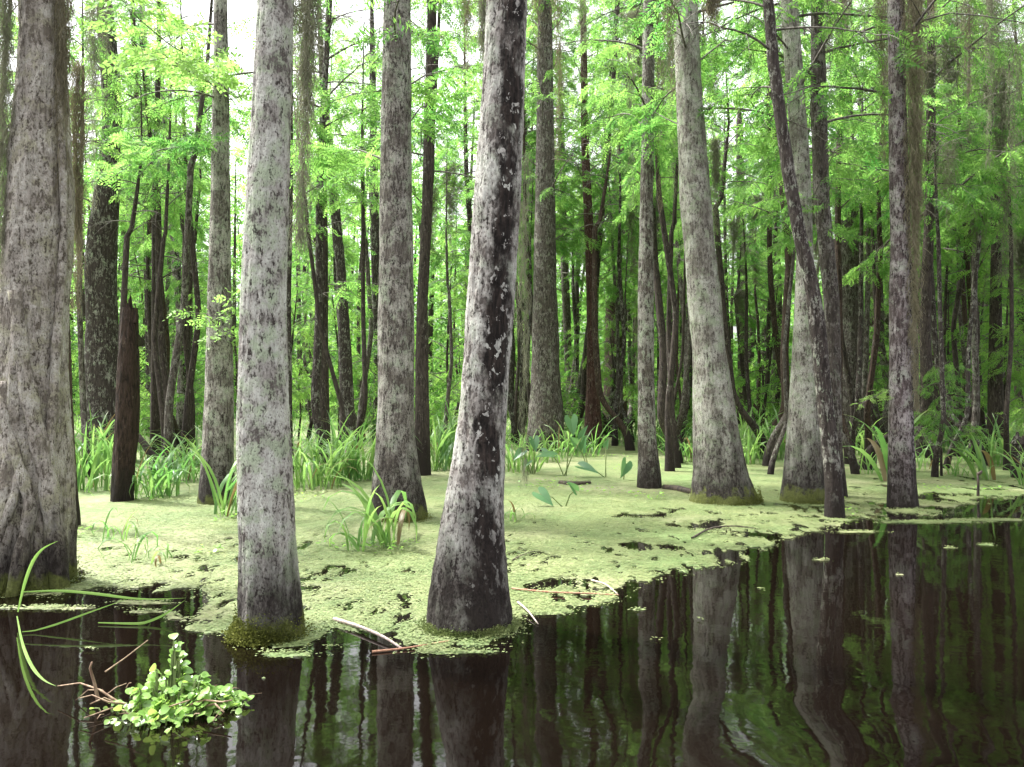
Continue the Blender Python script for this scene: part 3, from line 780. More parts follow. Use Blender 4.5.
# ------------------------------------------------------------------ random forest behind
LAND = [('the frame\'s left side', -400), ('huge ridged trunk', 25), ('pale lichen tree', 268), ('brown-grey tree', 398), ('black-streaked tree', 480), ('slim pole tree', 648), ('flared tree', 715), ('broad pale tree', 805), ('slender patchy tree', 901), ('the frame\'s right side', 2000)]
BGT = []     # variants
VR = np.random.default_rng(77)
variants = []
for vi in range(12):
    pole = vi % 5 in (2, 4)
    H = VR.uniform(8, 12) if pole else VR.uniform(14, 20); rb = VR.uniform(.04, .075) if pole else VR.uniform(.075, .145)
    zs = [-.7, 0, .5, 1.2, 3, 6, H * .6, H]
    st_ = .14 if pole else .17
    dx = np.cumsum(VR.normal(0, st_, 8)); dy = np.cumsum(VR.normal(0, st_, 8)); dx[:3] *= .3; dy[:3] *= .3
    rr = rb * np.array([1.8, 1.7, 1.25, 1.05, .92, .8, .6, .12])
    me, cen, rf = trunk_mesh('trunk', zs, dx, dy, rr, M['bark_dark'], 14, .06, 5, .6, 200 + vi, .06, .2)
    kind = 'broad' if vi in (3, 5, 6, 10) else 'cypress'
    LVx, mb = crown_parts(VR, VR.uniform(4.6, 6.2) if pole else VR.uniform(4., 7.), H, 1.2 if pole else VR.uniform(2.2, 3.3), 13 if pole else 46, kind, cen, rf, sub_gap=.19, spray_gap=.052, scale=1.0, dens=.9)
    mt = M['leaf_broad'] if kind == 'broad' else M['leaf_cypress']
    variants.append((me, crown_mesh('crown', LVx, mb, mt)))
sap_var = []
for vi in range(5):
    H = VR.uniform(3.2, 5.); zs = [-.6, 0, 1, 2, H]
    dx = np.cumsum(VR.normal(0, .10, 5)); dy = np.cumsum(VR.normal(0, .1, 5))
    me, cen, rf = trunk_mesh('trunk', zs, dx, dy, [.045, .042, .035, .028, .008], M['bark_dark'], 8, 0, 5, .6, 300 + vi, .03, .15)
    LVx, mb = crown_parts(VR, .9, H, 1.25, 17, 'broad' if vi % 2 else 'fine', cen, rf, sub_gap=.17, spray_gap=.07, scale=.9, limb_r=.014, sub_len=(.3, .7), gthr=-.5)
    sap_var.append((me, crown_mesh('crown', LVx, mb, M['leaf_broad'])))
shr_var = []
for vi in range(4):
    LVx, mb = crown_parts(VR, .05, 1.5, 1.1, 20, 'broad', rise=(20, 75), sub_gap=.16, spray_gap=.08, scale=.9, limb_r=.012, sub_len=(.25, .55), gthr=-.6)
    shr_var.append(crown_mesh('shrub', LVx, mb, M['leaf_broad']))

pend = []      # objects that get a label from where they stand
def far_tree(x, y, v, s, mat, rz, big=True):
    t = thing('swamp_tree' if big else 'sapling', None, 'tree' if big else 'sapling', (x, y, float(ground_z(x, y)) + .5 if y > 40 else 0), None, rz, s)
    me, lf = v
    t.rotation_euler = (FR.normal(0, .045), FR.normal(0, .045), rz)
    o = obj('trunk', me, t); o.material_slots[0].link = 'OBJECT'; o.material_slots[0].material = M[mat]
    obj('crown', lf, t)
    pend.append((t, x, y, ('tree', mat) if big else ('sapling', mat)))
    return t
pts = [(k_[0], k_[1]) for k_ in KEY]
FR = np.random.default_rng(123)
bgpos = []
tries = 0
while len(bgpos) < 250 and tries < 60000:
    tries += 1
    y = 14.5 + 34 * FR.random() ** 1.15; px = FR.uniform(-60, 1084); x = (px - CX) / FPX * y
    if any((x - a) ** 2 + (y - b) ** 2 < .85 ** 2 for a, b in pts): continue
    if y < 19 and (480 < px < 800) and FR.random() < .75: continue
    if (y < 24 and 92 < px < 152) or (y < 21.5 and 500 < px < 668): continue
    hid = False
    for (kx, ky, kr) in KEY:
        if ky < y - 1 and abs(pixx(kx, ky) - px) < kr / ky * FPX + 3: hid = True
    if hid: continue
    pts.append((x, y)); bgpos.append((x, y))
bgpos = [b_ for b_ in bgpos if not 104 < pixx(*b_) < 144]
for (px, Y) in ((441, 20), (462, 25), (452, 32), (497, 23), (100, 24), (60, 30), (430, 28)):
    bgpos.insert(0, ((px - CX) / FPX * Y, Y))
bmats = ['bark_dark', 'bark_black', 'bark_grey', 'bark_brown', 'bark_dark', 'bark_black', 'bark_grey', 'bark_dark']
for i, (x, y) in enumerate(bgpos):
    poles_ = [q for q in range(12) if q % 5 in (2, 4)]
    vi = i % len(variants) if y > 24 else poles_[i % len(poles_)] if FR.random() < .75 else i % len(variants)
    far_tree(x, y, variants[vi], FR.uniform(.78, 1.15), bmats[FR.integers(len(bmats))], FR.uniform(0, 2 * PI))
# understory saplings
sp = [(947, 476, .62), (1000, 440, 1.0), (905, 436, 1.0), (968, 432, 1.15), (1040, 452, .9), (880, 430, 1.2), (935, 424, 1.3), (1010, 425, 1.3), (300, 440, .9), (325, 428, 1.1), (255, 430, 1.2), (130, 432, 1.1), (165, 428, 1.0), (455, 432, 1.1), (505, 436, 1.0),
      (555, 425, 1.2), (640, 424, 1.1), (670, 426, 1.2), (760, 424, 1.2), (730, 430, .9), (60, 436, 1.2), (-20, 440, 1.1), (590, 420, 1.2), (410, 425, 1.2), (215, 424, 1.3), (1080, 440, 1.2), (850, 424, 1.3), (700, 420, 1.3), (785, 418, 1.3), (985, 418, 1.4), (920, 416, 1.5), (525, 418, 1.4)]
sp += [(1010, 456, 1.25), (985, 447, 1.4), (1036, 462, 1.2), (962, 442, 1.4), (935, 438, 1.5), (868, 440, 1.3), (120, 446, 1.25), (245, 450, 1.2), (285, 448, 1.3), (365, 446, 1.25), (440, 446, 1.3), (470, 440, 1.4), (575, 436, 1.3), (625, 440, 1.2), (690, 442, 1.25), (860, 444, 1.2), (960, 446, 1.2), (180, 440, 1.4), (330, 440, 1.4), (745, 438, 1.4), (500, 430, 1.5)]
for i, (px, py, s) in enumerate(sp):
    p = W(px, py); far_tree(p[0], p[1], sap_var[i % 5], s, 'bark_dark', i * 1.7, False)
for i in range(60):
    y = FR.uniform(24, 52); px = FR.uniform(-60, 1084); x = (px - CX) / FPX * y
    t = obj('shrub', shr_var[i % 4], None, (x, y, 0)); t.rotation_euler.z = i * 1.3; t.scale = (FR.uniform(.7, 1.4),) * 3; tag(t, None, 'shrub')
    pend.append((t, x, y, ('shrub', 'x')))

# far wood that reads as one mass
FW = np.random.default_rng(9)
n = 85000
fy = FW.uniform(50, 100, n); fx = (FW.uniform(-250, 1274, n) - CX) / FPX * fy
fz = FW.beta(.95, 1.35, n) * 22 + .2
cl = vnoise(fx * .35, fy * .2, fz * .35, seed=4) + .4 * vnoise(fx * .9, fy * .4, fz * .9, seed=6)
kp = cl > np.where(fz < 6, -.9, np.where(fz < 11, -.36, -.02))
fx, fy, fz = fx[kp], fy[kp], fz[kp]
aa = FW.uniform(0, 2 * PI, len(fx))
LVf = place_sprays(np.stack([fx, fy, fz], 1), np.stack([np.cos(aa), np.sin(aa), FW.uniform(-.5, .2, len(fx))], 1), FW.uniform(.7, 1.3, len(fx)), 'far', FW)
mb = MB()
for i in range(380):
    y = FW.uniform(47, 95); x = (FW.uniform(-250, 1274) - CX) / FPX * y; r_ = FW.uniform(.09, .22); h_ = FW.uniform(14, 21)
    mb.tube([(x, y, -.3), (x + FW.normal(0, .2), y, 1), (x + FW.normal(0, .3), y, h_ * .5), (x + FW.normal(0, .6), y, h_)], [r_ * 1.5, r_, r_ * .8, r_ * .2], 8)
VV = np.concatenate([LVf, np.array(mb.V)]); q4 = [q for q in mb.Q if len(q) == 4]
FFq = np.concatenate([np.arange(len(LVf)).reshape(-1, 4), np.array(q4) + len(LVf)])
fw = obj('far_woods', npmesh('far_woods', VV, FFq, [M['leaf_cypress'], M['bark_dark']], mat_idx=np.concatenate([np.zeros(len(LVf) // 4), np.ones(len(q4))])))
tag(fw, 'far green wood closing the view behind all the trunks', 'woods', kind='stuff')

# labels by neighbours
ORD = ['first', 'second', 'third', 'fourth', 'fifth', 'sixth', 'seventh', 'eighth', 'ninth', 'tenth', 'eleventh', 'twelfth', 'thirteenth', 'fourteenth', 'fifteenth', 'sixteenth', 'seventeenth', 'eighteenth', 'nineteenth', 'twentieth'] + ['twenty-' + a for a in 'first second third fourth fifth sixth seventh eighth ninth'.split()]
ADJ = {'bark_dark': 'dark-trunked', 'bark_black': 'black-trunked', 'bark_grey': 'grey-trunked', 'bark_brown': 'brown-trunked'}
GRP = {'tree': 'trees standing back in the swamp', 'sapling': 'leafy saplings under the tall trees', 'shrub': 'low leafy shrubs far back', 'moss': 'curtains of hanging moss'}
def label_all(items):
    bins = {}
    for (o, x, y, (kd, mt)) in items:
        px = pixx(x, y)
        j = max(i for i in range(len(LAND)) if LAND[i][1] <= px)
        dist_ = 'mid-distance' if y < 30 else 'distant'
        if kd == 'moss': dist_ = 'nearer' if mt == 'near' else 'mid-distance' if y < 24 else 'farther' if y < 34 else 'distant'
        bins.setdefault((kd, mt if kd == 'tree' else '', dist_, j), []).append((px, o))
    for (kd, mt, ds, j), L in bins.items():
        L.sort(key=lambda a: a[0])
        what = {'tree': f'{ds} {ADJ.get(mt, "slim")} tree', 'sapling': f'{ds} leafy sapling', 'shrub': f'{ds} low green shrub', 'moss': f'{ds} hanging moss curtain'}[kd]
        if j == 0: where = 'left of the huge ridged trunk'
        elif j == len(LAND) - 2: where = 'right of the slender patchy tree'
        else: where = f'between {LAND[j][0]} and {LAND[j + 1][0]}'
        for q, (px, o) in enumerate(L):
            o['label'] = f'{what} {where}' if len(L) == 1 else f'{what}, {ORD[min(q, 28)]} from left {where}'
            o['group'] = GRP[kd]

# ------------------------------------------------------------------ hanging moss
def moss_mesh(r, length, width, n, thick=.004, taper=.8, kink=.012):
    """a drape of Spanish moss: many short curly fibres strung along a few hanging cords"""
    nc = max(3, int(width / .045)); seg = 7
    cu = r.normal(0, .30, nc); cv = r.normal(0, .22, nc); cl = length * (1 - np.minimum(.9, np.abs(cu) * taper * 1.3)) * r.uniform(.55, 1., nc)
    cl[np.argmin(np.abs(cu))] = length
    cp = r.uniform(0, 6.3, (nc, 2))
    n = int(n * 5)
    ci = r.choice(nc, n, p=cl / cl.sum()); t0 = r.random(n) ** 1.1; L = r.uniform(.05, .19, n) * np.minimum(1.3, .7 + length * .2)
    s0 = np.minimum(t0 * cl[ci], cl[ci] - L * .6)
    tt = np.linspace(0, 1, seg)
    fr = np.clip(s0 / cl[ci], 0, 1); rad = width * .17 * (1 - .8 * fr) + .006
    z = -(s0[:, None] + L[:, None] * tt) + kink * .5 * np.cumsum(r.normal(0, .8, (n, seg)), 1)
    wav = np.sin(s0 * 3.1 + cp[ci, 0]) * .018
    x = cu[ci][:, None] * width * (1 - .5 * fr[:, None]) + wav[:, None] + r.normal(0, 1, (n, 1)) * rad[:, None] + kink * 1.35 * np.cumsum(r.normal(0, .8, (n, seg)), 1)
    y = cv[ci][:, None] * width * (1 - .5 * fr[:, None]) + r.normal(0, 1, (n, 1)) * rad[:, None] + kink * 1.35 * np.cumsum(r.normal(0, .8, (n, seg)), 1)
    w_ = thick * .55 * r.uniform(.6, 1.3, (n, 1)) * (1 - .6 * tt); a = r.uniform(0, PI, (n, 1))
    Vs = np.stack([np.stack([x - np.cos(a) * w_, y - np.sin(a) * w_, z], -1), np.stack([x + np.cos(a) * w_, y + np.sin(a) * w_, z], -1)], 2).reshape(-1, 3)
    b = (np.arange(n) * seg * 2)[:, None] + 2 * np.arange(seg - 1)[None]
    return Vs, np.stack([b, b + 1, b + 3, b + 2], -1).reshape(-1, 4)
MR = np.random.default_rng(55)
def moss(label, px, py, Y, length_px, width_px, n, mat='moss_hang', thick=.005, taper=.8, kink=.012):
    p = P(px, py, Y)
    Vx, Fq = moss_mesh(MR, length_px / FPX * Y, width_px / FPX * Y, n, thick, taper, kink)
    o = obj('spanish_moss', npmesh('spanish_moss', Vx, Fq, M[mat]), None, p)
    return tag(o, label, 'hanging moss', 'curtains of hanging moss')
moss('long grey-green moss rope hanging just right of the pale lichen tree', 302, -60, 5.6, 305, 30, 620, 'moss_hang', .004, .55, .011)
moss('brown moss hanging down the right side of the huge ridged trunk', 64, -40, 6.3, 310, 13, 380, 'moss_brown', .004, .5, .010)
moss('thick brown moss drape below the huge trunk\'s branch, beside its right flank', 76, 60, 6.9, 250, 14, 380, 'moss_brown', .004, .5, .010)
moss('greenish moss drape on the left side of the huge ridged trunk', 6, -40, 6.2, 330, 16, 420, 'moss_hang', .004, .6, .012)
moss('brown-green moss sheet hanging down the right side of the slender patchy tree', 914, -30, 10.6, 440, 22, 1100, 'moss_brown', .006, .35, .014)
moss('thin moss sleeve on the left of the slender patchy tree', 884, -20, 11.2, 180, 12, 200, 'moss_brown', .006, .5, .014)
moss('thin greenish moss on the upper left side of the black-streaked tree', 484, -30, 5.3, 130, 12, 160, 'moss_hang', .003, .6, .008)
moss('brown moss tuft hanging in at the top beside the flared tree', 712, -40, 9, 66, 40, 300, 'moss_brown', .006, .7, .014)
moss('slim moss thread along the right side of the black-streaked tree', 523, 150, 8.5, 330, 10, 160, 'moss_hang', .005, .4, .010)
moss('shaggy moss bundle hanging between patchy tree and mossy dark trunk', 947, 140, 14, 90, 22, 150, 'moss_hang', .008, .7, .022)
moss('grey moss curtain at upper right, between the patchy tree and shaggy bundle', 950, 10, 15, 120, 24, 320, 'moss_hang', .009, .6, .02)
moss('grey moss curtain hanging above the dark mossy trunk', 992, -10, 16, 170, 18, 260, 'moss_hang', .009, .6, .02)
moss('long grey moss curtain near the upper right corner', 1012, 20, 14, 240, 16, 160, 'moss_hang', .009, .6, .02)
moss('pale moss veil at top right, left of the corner curtain', 972, -20, 17, 210, 26, 240, 'moss_hang', .009, .6, .02)
for i in range(34):
    px = MR.uniform(530, 1024) if i < 24 else MR.uniform(60, 470); Y = MR.uniform(9.5, 17); L = MR.uniform(70, 250)
    p = P(px, -40, Y)
    Vx, Fq = moss_mesh(MR, L / FPX * Y, MR.uniform(7, 15) / FPX * Y, int(L * .7), .006, .6, .016)
    o = obj('spanish_moss', npmesh('spanish_moss', Vx, Fq, M['moss_hang' if i % 3 else 'moss_brown']), None, p); tag(o, None, 'hanging moss'); pend.append((o, p[0], p[1], ('moss', 'near')))
mvar = [moss_mesh(MR, 2.2, .24, 260, .009, .7, .025), moss_mesh(MR, 3.4, .16, 260, .009, .6, .025), moss_mesh(MR, 1.4, .30, 220, .009, .8, .025)]
mvar = [npmesh('spanish_moss', a, b, M['moss_hang']) for a, b in mvar]
mp = []
for i in range(84):
    j = FR.integers(len(bgpos)); x, y = bgpos[j]
    if i < 46:
        c = [(a, b) for a, b in bgpos if pixx(a, b) > 690]; x, y = c[FR.integers(len(c))]
    a = FR.uniform(0, 2 * PI); d = FR.uniform(.3, 1.6)
    o = obj('spanish_moss', mvar[i % 3], None, (x + d * math.cos(a), y + d * math.sin(a), FR.uniform(5.2, 10.5))); o.rotation_euler.z = a; s = FR.uniform(.8, 1.4); o.scale = (s, s, s * FR.uniform(.7, 1.05))
    tag(o, None, 'hanging moss'); pend.append((o, o.location.x, o.location.y, ('moss', 'x')))
label_all(pend)

# ------------------------------------------------------------------ near leafy branches
def leaf_branch(parent, origin, pts, kind, mat, sub_gap, seedv, scale=1., spray_gap=.09, twig=.012, sub_len=(.25, .6)):
    """a bough drawn through pts, with twigs and leaves; child of the tree it grows on"""
    r = np.random.default_rng(seedv); pts = np.array(pts) - np.array([*origin, 0]); mb = MB()
    mb.tube(pts, np.linspace(twig, .004, len(pts)), 6)
    tw = MB(); SP, SD, SS = [], [], []; side = 1
    for j in range(len(pts) - 1):
        seg = pts[j + 1] - pts[j]; L = np.linalg.norm(seg); t_ = seg / L; s = 0
        while s < L:
            q = pts[j] + t_ * s; side = -side; ab = math.atan2(t_[1], t_[0]) + side * R(r.uniform(30, 80)); sl = r.uniform(*sub_len)
            d = unit(np.array([math.cos(ab), math.sin(ab), r.uniform(-.5, .35)])); tp = [q + d * sl * f + np.array([0, 0, -.12 * sl * f * f]) for f in (0, .5, 1)]
            tw.tube(tp, [.004, .003, .002], 3, cap=False)
            f = .2
            while f < 1.05:
                p_ = q + d * sl * f; ac = math.atan2(d[1], d[0]) + R(r.uniform(-70, 70)); SP.append(p_); SD.append((math.cos(ac), math.sin(ac), r.uniform(-.6, .2))); SS.append(scale * r.uniform(.7, 1.2)); f += spray_gap / sl
            s += sub_gap * r.uniform(.7, 1.3)
    LVx = place_sprays(np.array(SP), np.array(SD), np.array(SS), kind, r)
    b = obj('branch', mb.mesh('branch', M['branch']), parent)
    obj('foliage', crown_mesh('foliage', LVx, tw, mat), b)
t5, b5 = T5[0], T5[3]
y5 = b5[1]
leaf_branch(t5, b5, [P(222, 75, y5), P(200, 62, y5 - .8), P(170, 45, y5 - 1.6), P(140, 20, y5 - 2.3), P(118, -5, y5 - 3)], 'broad', M['leaf_lime'], .12, 1, 1., .06)
leaf_branch(t5, b5, [P(222, 90, y5), P(205, 80, y5 - 1), P(180, 66, y5 - 1.9), P(160, 52, y5 - 2.6)], 'broad', M['leaf_lime'], .12, 2, 1., .06)
leaf_branch(t5, b5, [P(215, 150, y5), P(190, 145, y5 - .6), P(160, 150, y5 - 1.2), P(130, 165, y5 - 1.6), P(110, 180, y5 - 2)], 'fine', M['leaf_cypress'], .14, 3, 1.1, .05)
leaf_branch(t5, b5, [P(222, 345, y5), P(216, 325, y5 - .5), P(206, 314, y5 - .9), P(190, 312, y5 - 1.2)], 'broad', M['leaf_lime'], .13, 4, .8, .07, .008, (.12, .3))
leaf_branch(t5, b5, [P(224, 320, y5), P(235, 300, y5 - .4), P(246, 290, y5 - .7)], 'broad', M['leaf_lime'], .15, 5, .8, .07, .008, (.12, .3))
t4, b4 = T4[0], T4[3]; y4 = b4[1]
leaf_branch(t4, b4, [P(402, 90, y4), P(425, 75, y4 + .4), P(455, 68, y4 + .8), P(485, 70, y4 + 1.2)], 'fine', M['leaf_cypress'], .13, 6, 1.2, .05)
leaf_branch(t4, b4, [P(404, 130, y4), P(420, 108, y4 + .6), P(440, 98, y4 + 1.)], 'fine', M['leaf_cypress'], .13, 7, 1.2, .05)
leaf_branch(t4, b4, [P(385, 160, y4), P(360, 150, y4 + .6), P(330, 150, y4 + 1.3), P(300, 160, y4 + 2)], 'fine', M['leaf_cypress'], .14, 8, 1.2, .05)
t8, b8 = T8[0], T8[3]; y8 = b8[1]
leaf_branch(t8, b8, [P(812, 200, y8), P(835, 150, y8 - .3), P(860, 146, y8 - .6)], 'fine', M['leaf_cypress'], .3, 9, .9, .09, .01)
leaf_branch(t8, b8, [P(815, 250, y8), P(832, 178, y8 - .3), P(865, 180, y8 - .8)], 'fine', M['leaf_cypress'], .25, 10, 1., .07, .01)
t12, b12 = T12[0], T12[3]; y12 = b12[1]
leaf_branch(t12, b12, [P(904, 32, y12), P(925, 20, y12 - .2), P(950, 13, y12 - .4), P(985, 16, y12 - .6), P(1030, 24, y12 - .9)], 'fine', M['leaf_cypress'], .7, 11, .8, .12, .016, (.1, .25))
leaf_branch(t12, b12, [P(893, 388, y12), P(884, 392, y12 - .1), P(872, 398, y12 - .2), P(860, 404, y12 - .3)], 'fine', M['leaf_lime'], .09, 12, .55, .06, .005, (.06, .14))
t6, b6 = T6[0], T6[3]; y6 = b6[1]
leaf_branch(t6, b6, [P(700, 60, y6), P(725, 40, y6 + .5), P(755, 45, y6 + 1.), P(780, 70, y6 + 1.5)], 'fine', M['leaf_cypress'], .14, 13, 1.2, .05)
leaf_branch(t6, b6, [P(690, 130, y6), P(665, 118, y6 + .3), P(655, 112, y6 + .7)], 'fine', M['leaf_cypress'], .14, 14, 1.2, .05)

# ------------------------------------------------------------------ grass clumps
GR = np.random.default_rng(31)
def grass(label, px, py, rad, n, hmin, hmax, wd, bend=.5, az=None, name='grass_clump', sx=1.):
    c = W(px, py); mb = MB()
    for i in range(n):
        a = GR.uniform(0, 2 * PI) if az is None else R(az + GR.normal(0, 35))
        rr = rad * math.sqrt(GR.random()); b0_ = GR.uniform(0, 2 * PI)
        b = np.array([rr * sx * math.cos(b0_), rr * math.sin(b0_), -.03])
        L = GR.uniform(hmin, hmax) * (1.22 if c[1] > 9.5 else 1.); bd = bend * 1.35 * GR.uniform(.3, 1.6); e = R(90 - GR.uniform(3, 28)); pts = [b]; m = 7
        for j in range(m):
            e -= bd * (j / m) * .62
            pts.append(pts[-1] + L / m * np.array([math.cos(a) * math.cos(e), math.sin(a) * math.cos(e), math.sin(e)]))
        w0 = wd * 1.3 * GR.uniform(.6, 1.25)
        prof = [w0 * f for f in (.45, .75, .95, 1, .92, .72, .42, .03)]
        sa = a + PI / 2 + GR.normal(0, .5)
        mb.blade(pts, prof, (math.cos(sa), math.sin(sa), 0))
    o = obj(name, mb.mesh(name, M['grass']), None, (c[0], c[1], 0))
    return tag(o, label, 'grass', 'clumps of broad-bladed grass')
G = [
 ('tall leafy grass against the right edge behind the black stump', 1012, 466, .5, 60, .7, 1.3, .036, .7),
 ('grass fringe along the back edge right of the patchy tree', 938, 452, .7, 70, .5, 1.1, .034, .8),
 ('grass fringe at the back between black stem and patchy tree', 868, 456, .5, 50, .5, 1.1, .034, .8),
 ('grass bank behind the taro, left of the reddish trunk', 574, 456, .6, 60, .5, 1.1, .034, .8),
 ('tall grass bank behind the crooked dark tree', 75, 468, .6, 70, .8, 1.4, .04, .6),
 ('tall upright broad-bladed grass between the huge ridged trunk and the stump', 92, 490, .42, 46, .7, 1.25, .045, .35),
 ('drooping grass tuft at the right foot of the rotten stump', 150, 497, .40, 60, .5, 1.0, .030, .95),
 ('low bright grass between the stump and the mottled tree', 178, 482, .5, 70, .5, 1.05, .030, .9),
 ('pale green blades in front of the mottled tree, beside the pale lichen tree', 224, 516, .16, 15, .6, 1.1, .04, .5),
 ('dense tall grass mass behind, just right of the pale lichen tree', 312, 488, .5, 90, .6, 1.2, .032, .75),
 ('dense grass mass close on the left of the brown-grey tree', 350, 480, .42, 90, .7, 1.35, .036, .6),
 ('long arching grass in front of the brown-grey tree\'s foot', 384, 546, .14, 15, .85, 1.35, .046, .8),
 ('single upright tuft leaning over the mat, left of the arching grass', 356, 552, .10, 10, .55, .85, .030, 1.0),
 ('tall grass between the brown-grey tree and the black-streaked tree', 442, 470, .42, 60, .8, 1.4, .042, .45),
 ('grass behind the black-streaked tree, on its right', 520, 472, .35, 40, .5, 1.0, .034, .6),
 ('tall grass right behind the slim pole tree', 664, 450, .5, 50, .9, 1.6, .045, .8),
 ('bright arching yellow-green grass left of the slim pole tree', 628, 442, .3, 20, .8, 1.4, .045, .8),
 ('low grass between the slim pole tree and the flared tree', 682, 462, .35, 40, .5, .9, .03, .8),
 ('grass mass between the flared tree and the broad pale tree', 766, 458, .7, 110, .7, 1.5, .034, .8),
 ('second grass patch hugging the left of the broad pale tree', 742, 464, .4, 50, .5, 1.0, .03, .85),
 ('broad curved blades just left of the slender patchy tree', 888, 482, .12, 8, .9, 1.35, .085, .5),
 ('pale dry stems standing between the black stem and the patchy tree', 868, 474, .14, 10, .5, .9, .025, .5),
 ('broad upright blades with a brown base at the right', 985, 480, .16, 10, .7, 1.2, .075, .45),
 ('thin grass at the foot of the little sapling on the right', 955, 476, .25, 18, .25, .5, .02, .8),
 ('sparse blades behind the slender patchy tree, on its right', 925, 470, .25, 14, .5, .9, .035, .7),
 ('grass tuft at the far right edge beside the black stump', 1028, 486, .2, 18, .5, .9, .03, .7),
 ('grass patch in the gap behind the stump and crooked dark tree', 120, 462, .6, 60, .6, 1.1, .034, .7),
 ('grass strip behind the mottled tree\'s left foot', 192, 466, .5, 60, .5, 1.0, .03, .8),
 ('grass patch behind the pale lichen tree', 276, 470, .5, 60, .6, 1.1, .032, .7),
 ('low grass patch beside the stout speckled trunk', 548, 462, .5, 40, .4, .9, .03, .7),
 ('grass patch far behind the flared tree on its right', 800, 450, .6, 60, .6, 1.1, .03, .7),
 ('thin blades lying over the mat, right of the huge ridged trunk', 150, 560, .25, 9, .35, .7, .016, 1.6),
 ('small sprouts on the mat right of the black-streaked tree', 512, 520, .2, 8, .25, .45, .018, 1.2),
 ('fine blades drooping over the mat behind the huge trunk', 118, 540, .22, 9, .35, .7, .016, 1.5),
]
for gsp in G: grass(*gsp)
# undergrowth further back, one mass
mb = MB()
for i in range(2400):
    y = GR.uniform(17.5, 46); px = GR.uniform(-80, 1104); x = (px - CX) / FPX * y
    if fbm(np.array([x * .35]), np.array([y * .25]), octv=3, seed=88)[0] < (.14 if y < 26 else .0): continue
    for q in range(5):
        a = GR.uniform(0, 2 * PI); L = GR.uniform(.3, .9); bd = GR.uniform(.3, 1.2); e = R(85 - GR.uniform(0, 25)); b = np.array([x + GR.normal(0, .2), y + GR.normal(0, .2), -.02]); pts_ = [b]
        for j in range(4):
            e -= bd * .3; pts_.append(pts_[-1] + L / 4 * np.array([math.cos(a) * math.cos(e), math.sin(a) * math.cos(e), math.sin(e)]))
        w0 = GR.uniform(.02, .05); mb.blade(pts_, [w0 * .6, w0, w0, w0 * .6, .003], (math.cos(a + 1.5), math.sin(a + 1.5), 0))
ug = obj('undergrowth', mb.mesh('undergrowth', M['grass'])); tag(ug, 'green undergrowth of grass far back between the trunks', 'undergrowth', kind='stuff')
# small floating plants scattered on the mat
mb = MB()
spots = [(620, 496, .35), (655, 500, .15), (583, 492, .3), (540, 488, .4), (560, 484, .4), (80, 536, .18), (66, 538, .1), (345, 548, .3), (390, 552, .25), (230, 520, .2), (210, 555, .15), (800, 498, .25), (850, 515, .2), (835, 503, .2), (930, 490, .3), (990, 492, .3), (150, 500, .3), (300, 500, .4), (640, 470, .6), (700, 462, .6), (600, 458, .8), (960, 465, .8), (900, 470, .6)]
for (px, py, rd) in spots:
    c = W(px, py)
    for i in range(int(20 + 60 * rd)):
        a = GR.uniform(0, 2 * PI); r_ = rd * math.sqrt(GR.random()); p = np.array([c[0] + r_ * math.cos(a), c[1] + r_ * math.sin(a) * .9, GR.uniform(.015, .10)])
        t_ = GR.uniform(0, 2 * PI); d = np.array([math.cos(t_), math.sin(t_), GR.uniform(-.1, .6)]); s = GR.uniform(.025, .055); sd_ = np.array([-math.sin(t_), math.cos(t_), 0])
        mb.add([p, p + d * s * .3 + sd_ * s * .4, p + d * s * .8 + sd_ * s * .3, p + d * s, p + d * s * .8 - sd_ * s * .3, p + d * s * .3 - sd_ * s * .4], [(0, 1, 2, 3), (0, 3, 4, 5)])
fp = obj('floating_weeds', mb.mesh('floating_weeds', M['hyacinth'])); tag(fp, 'small leafy weeds sprouting from the duckweed mat', 'weeds', kind='stuff')

# ------------------------------------------------------------------ taro plants
def heart(mb, tip_base, d, up, L, Wd):
    """heart-shaped blade: stem joint at tip_base, pointing along d"""
    d = unit(np.asarray(d, float)); s = unit(np.cross(up, d)); nrm = np.cross(d, s)
    out = [(-.34, .20), (-.30, .38), (-.10, .50), (.15, .48), (.45, .34), (.75, .15), (1., 0)]
    mid = [(0, 0)] + [(f, 0) for f in (.0, .05, .2, .45, .75, 1.)]
    V_, Q_ = [], []
    for sg in (1, -1):
        o = len(V_)
        for (a, b), (c_, e_) in zip(out, mid):
            V_.append(tip_base + d * c_ * L - nrm * .10 * L * c_ * c_)
            V_.append(tip_base + d * a * L + s * sg * b * Wd + nrm * (.16 * b * Wd * 2 - .10 * L * a * a))
        for i in range(len(out) - 1): Q_.append((o + 2 * i, o + 2 * i + 1, o + 2 * i + 3, o + 2 * i + 2))
    mb.add(V_, Q_)
def taro(label, px, py, leaves):
    c = W(px, py); t = thing('taro_plant', label, 'plant', (c[0], c[1], 0), 'taro plants growing in the mat')
    for (lx_, ly_, L, dr, upv) in leaves:
        tp = P(lx_, ly_, c[1] + GR.uniform(-.1, .1)) - np.array([c[0], c[1], 0])
        m = MB(); base = np.array([GR.normal(0, .03), GR.normal(0, .03), -.03])
        m.tube([base, base + (tp - base) * .5 + np.array([0, 0, .06]), tp], [.012, .009, .006], 6)
        so_ = obj('stalk', m.mesh('stalk', M['stem_green']), t)
        h_ = MB(); heart(h_, tp, dr, np.array(upv, float), L, L * .78)
        obj('leaf', h_.mesh('leaf', M['taro']), so_)
taro('tall taro with a dark blue-green heart leaf before the reddish trunk', 566, 476, [(571, 420, .32, (.1, -.35, -.75), (0, -1, .5)), (553, 456, .34, (-.9, -.3, .05), (0, -.4, 1)), (582, 437, .26, (.3, -.3, .8), (-1, -.5, .2))])
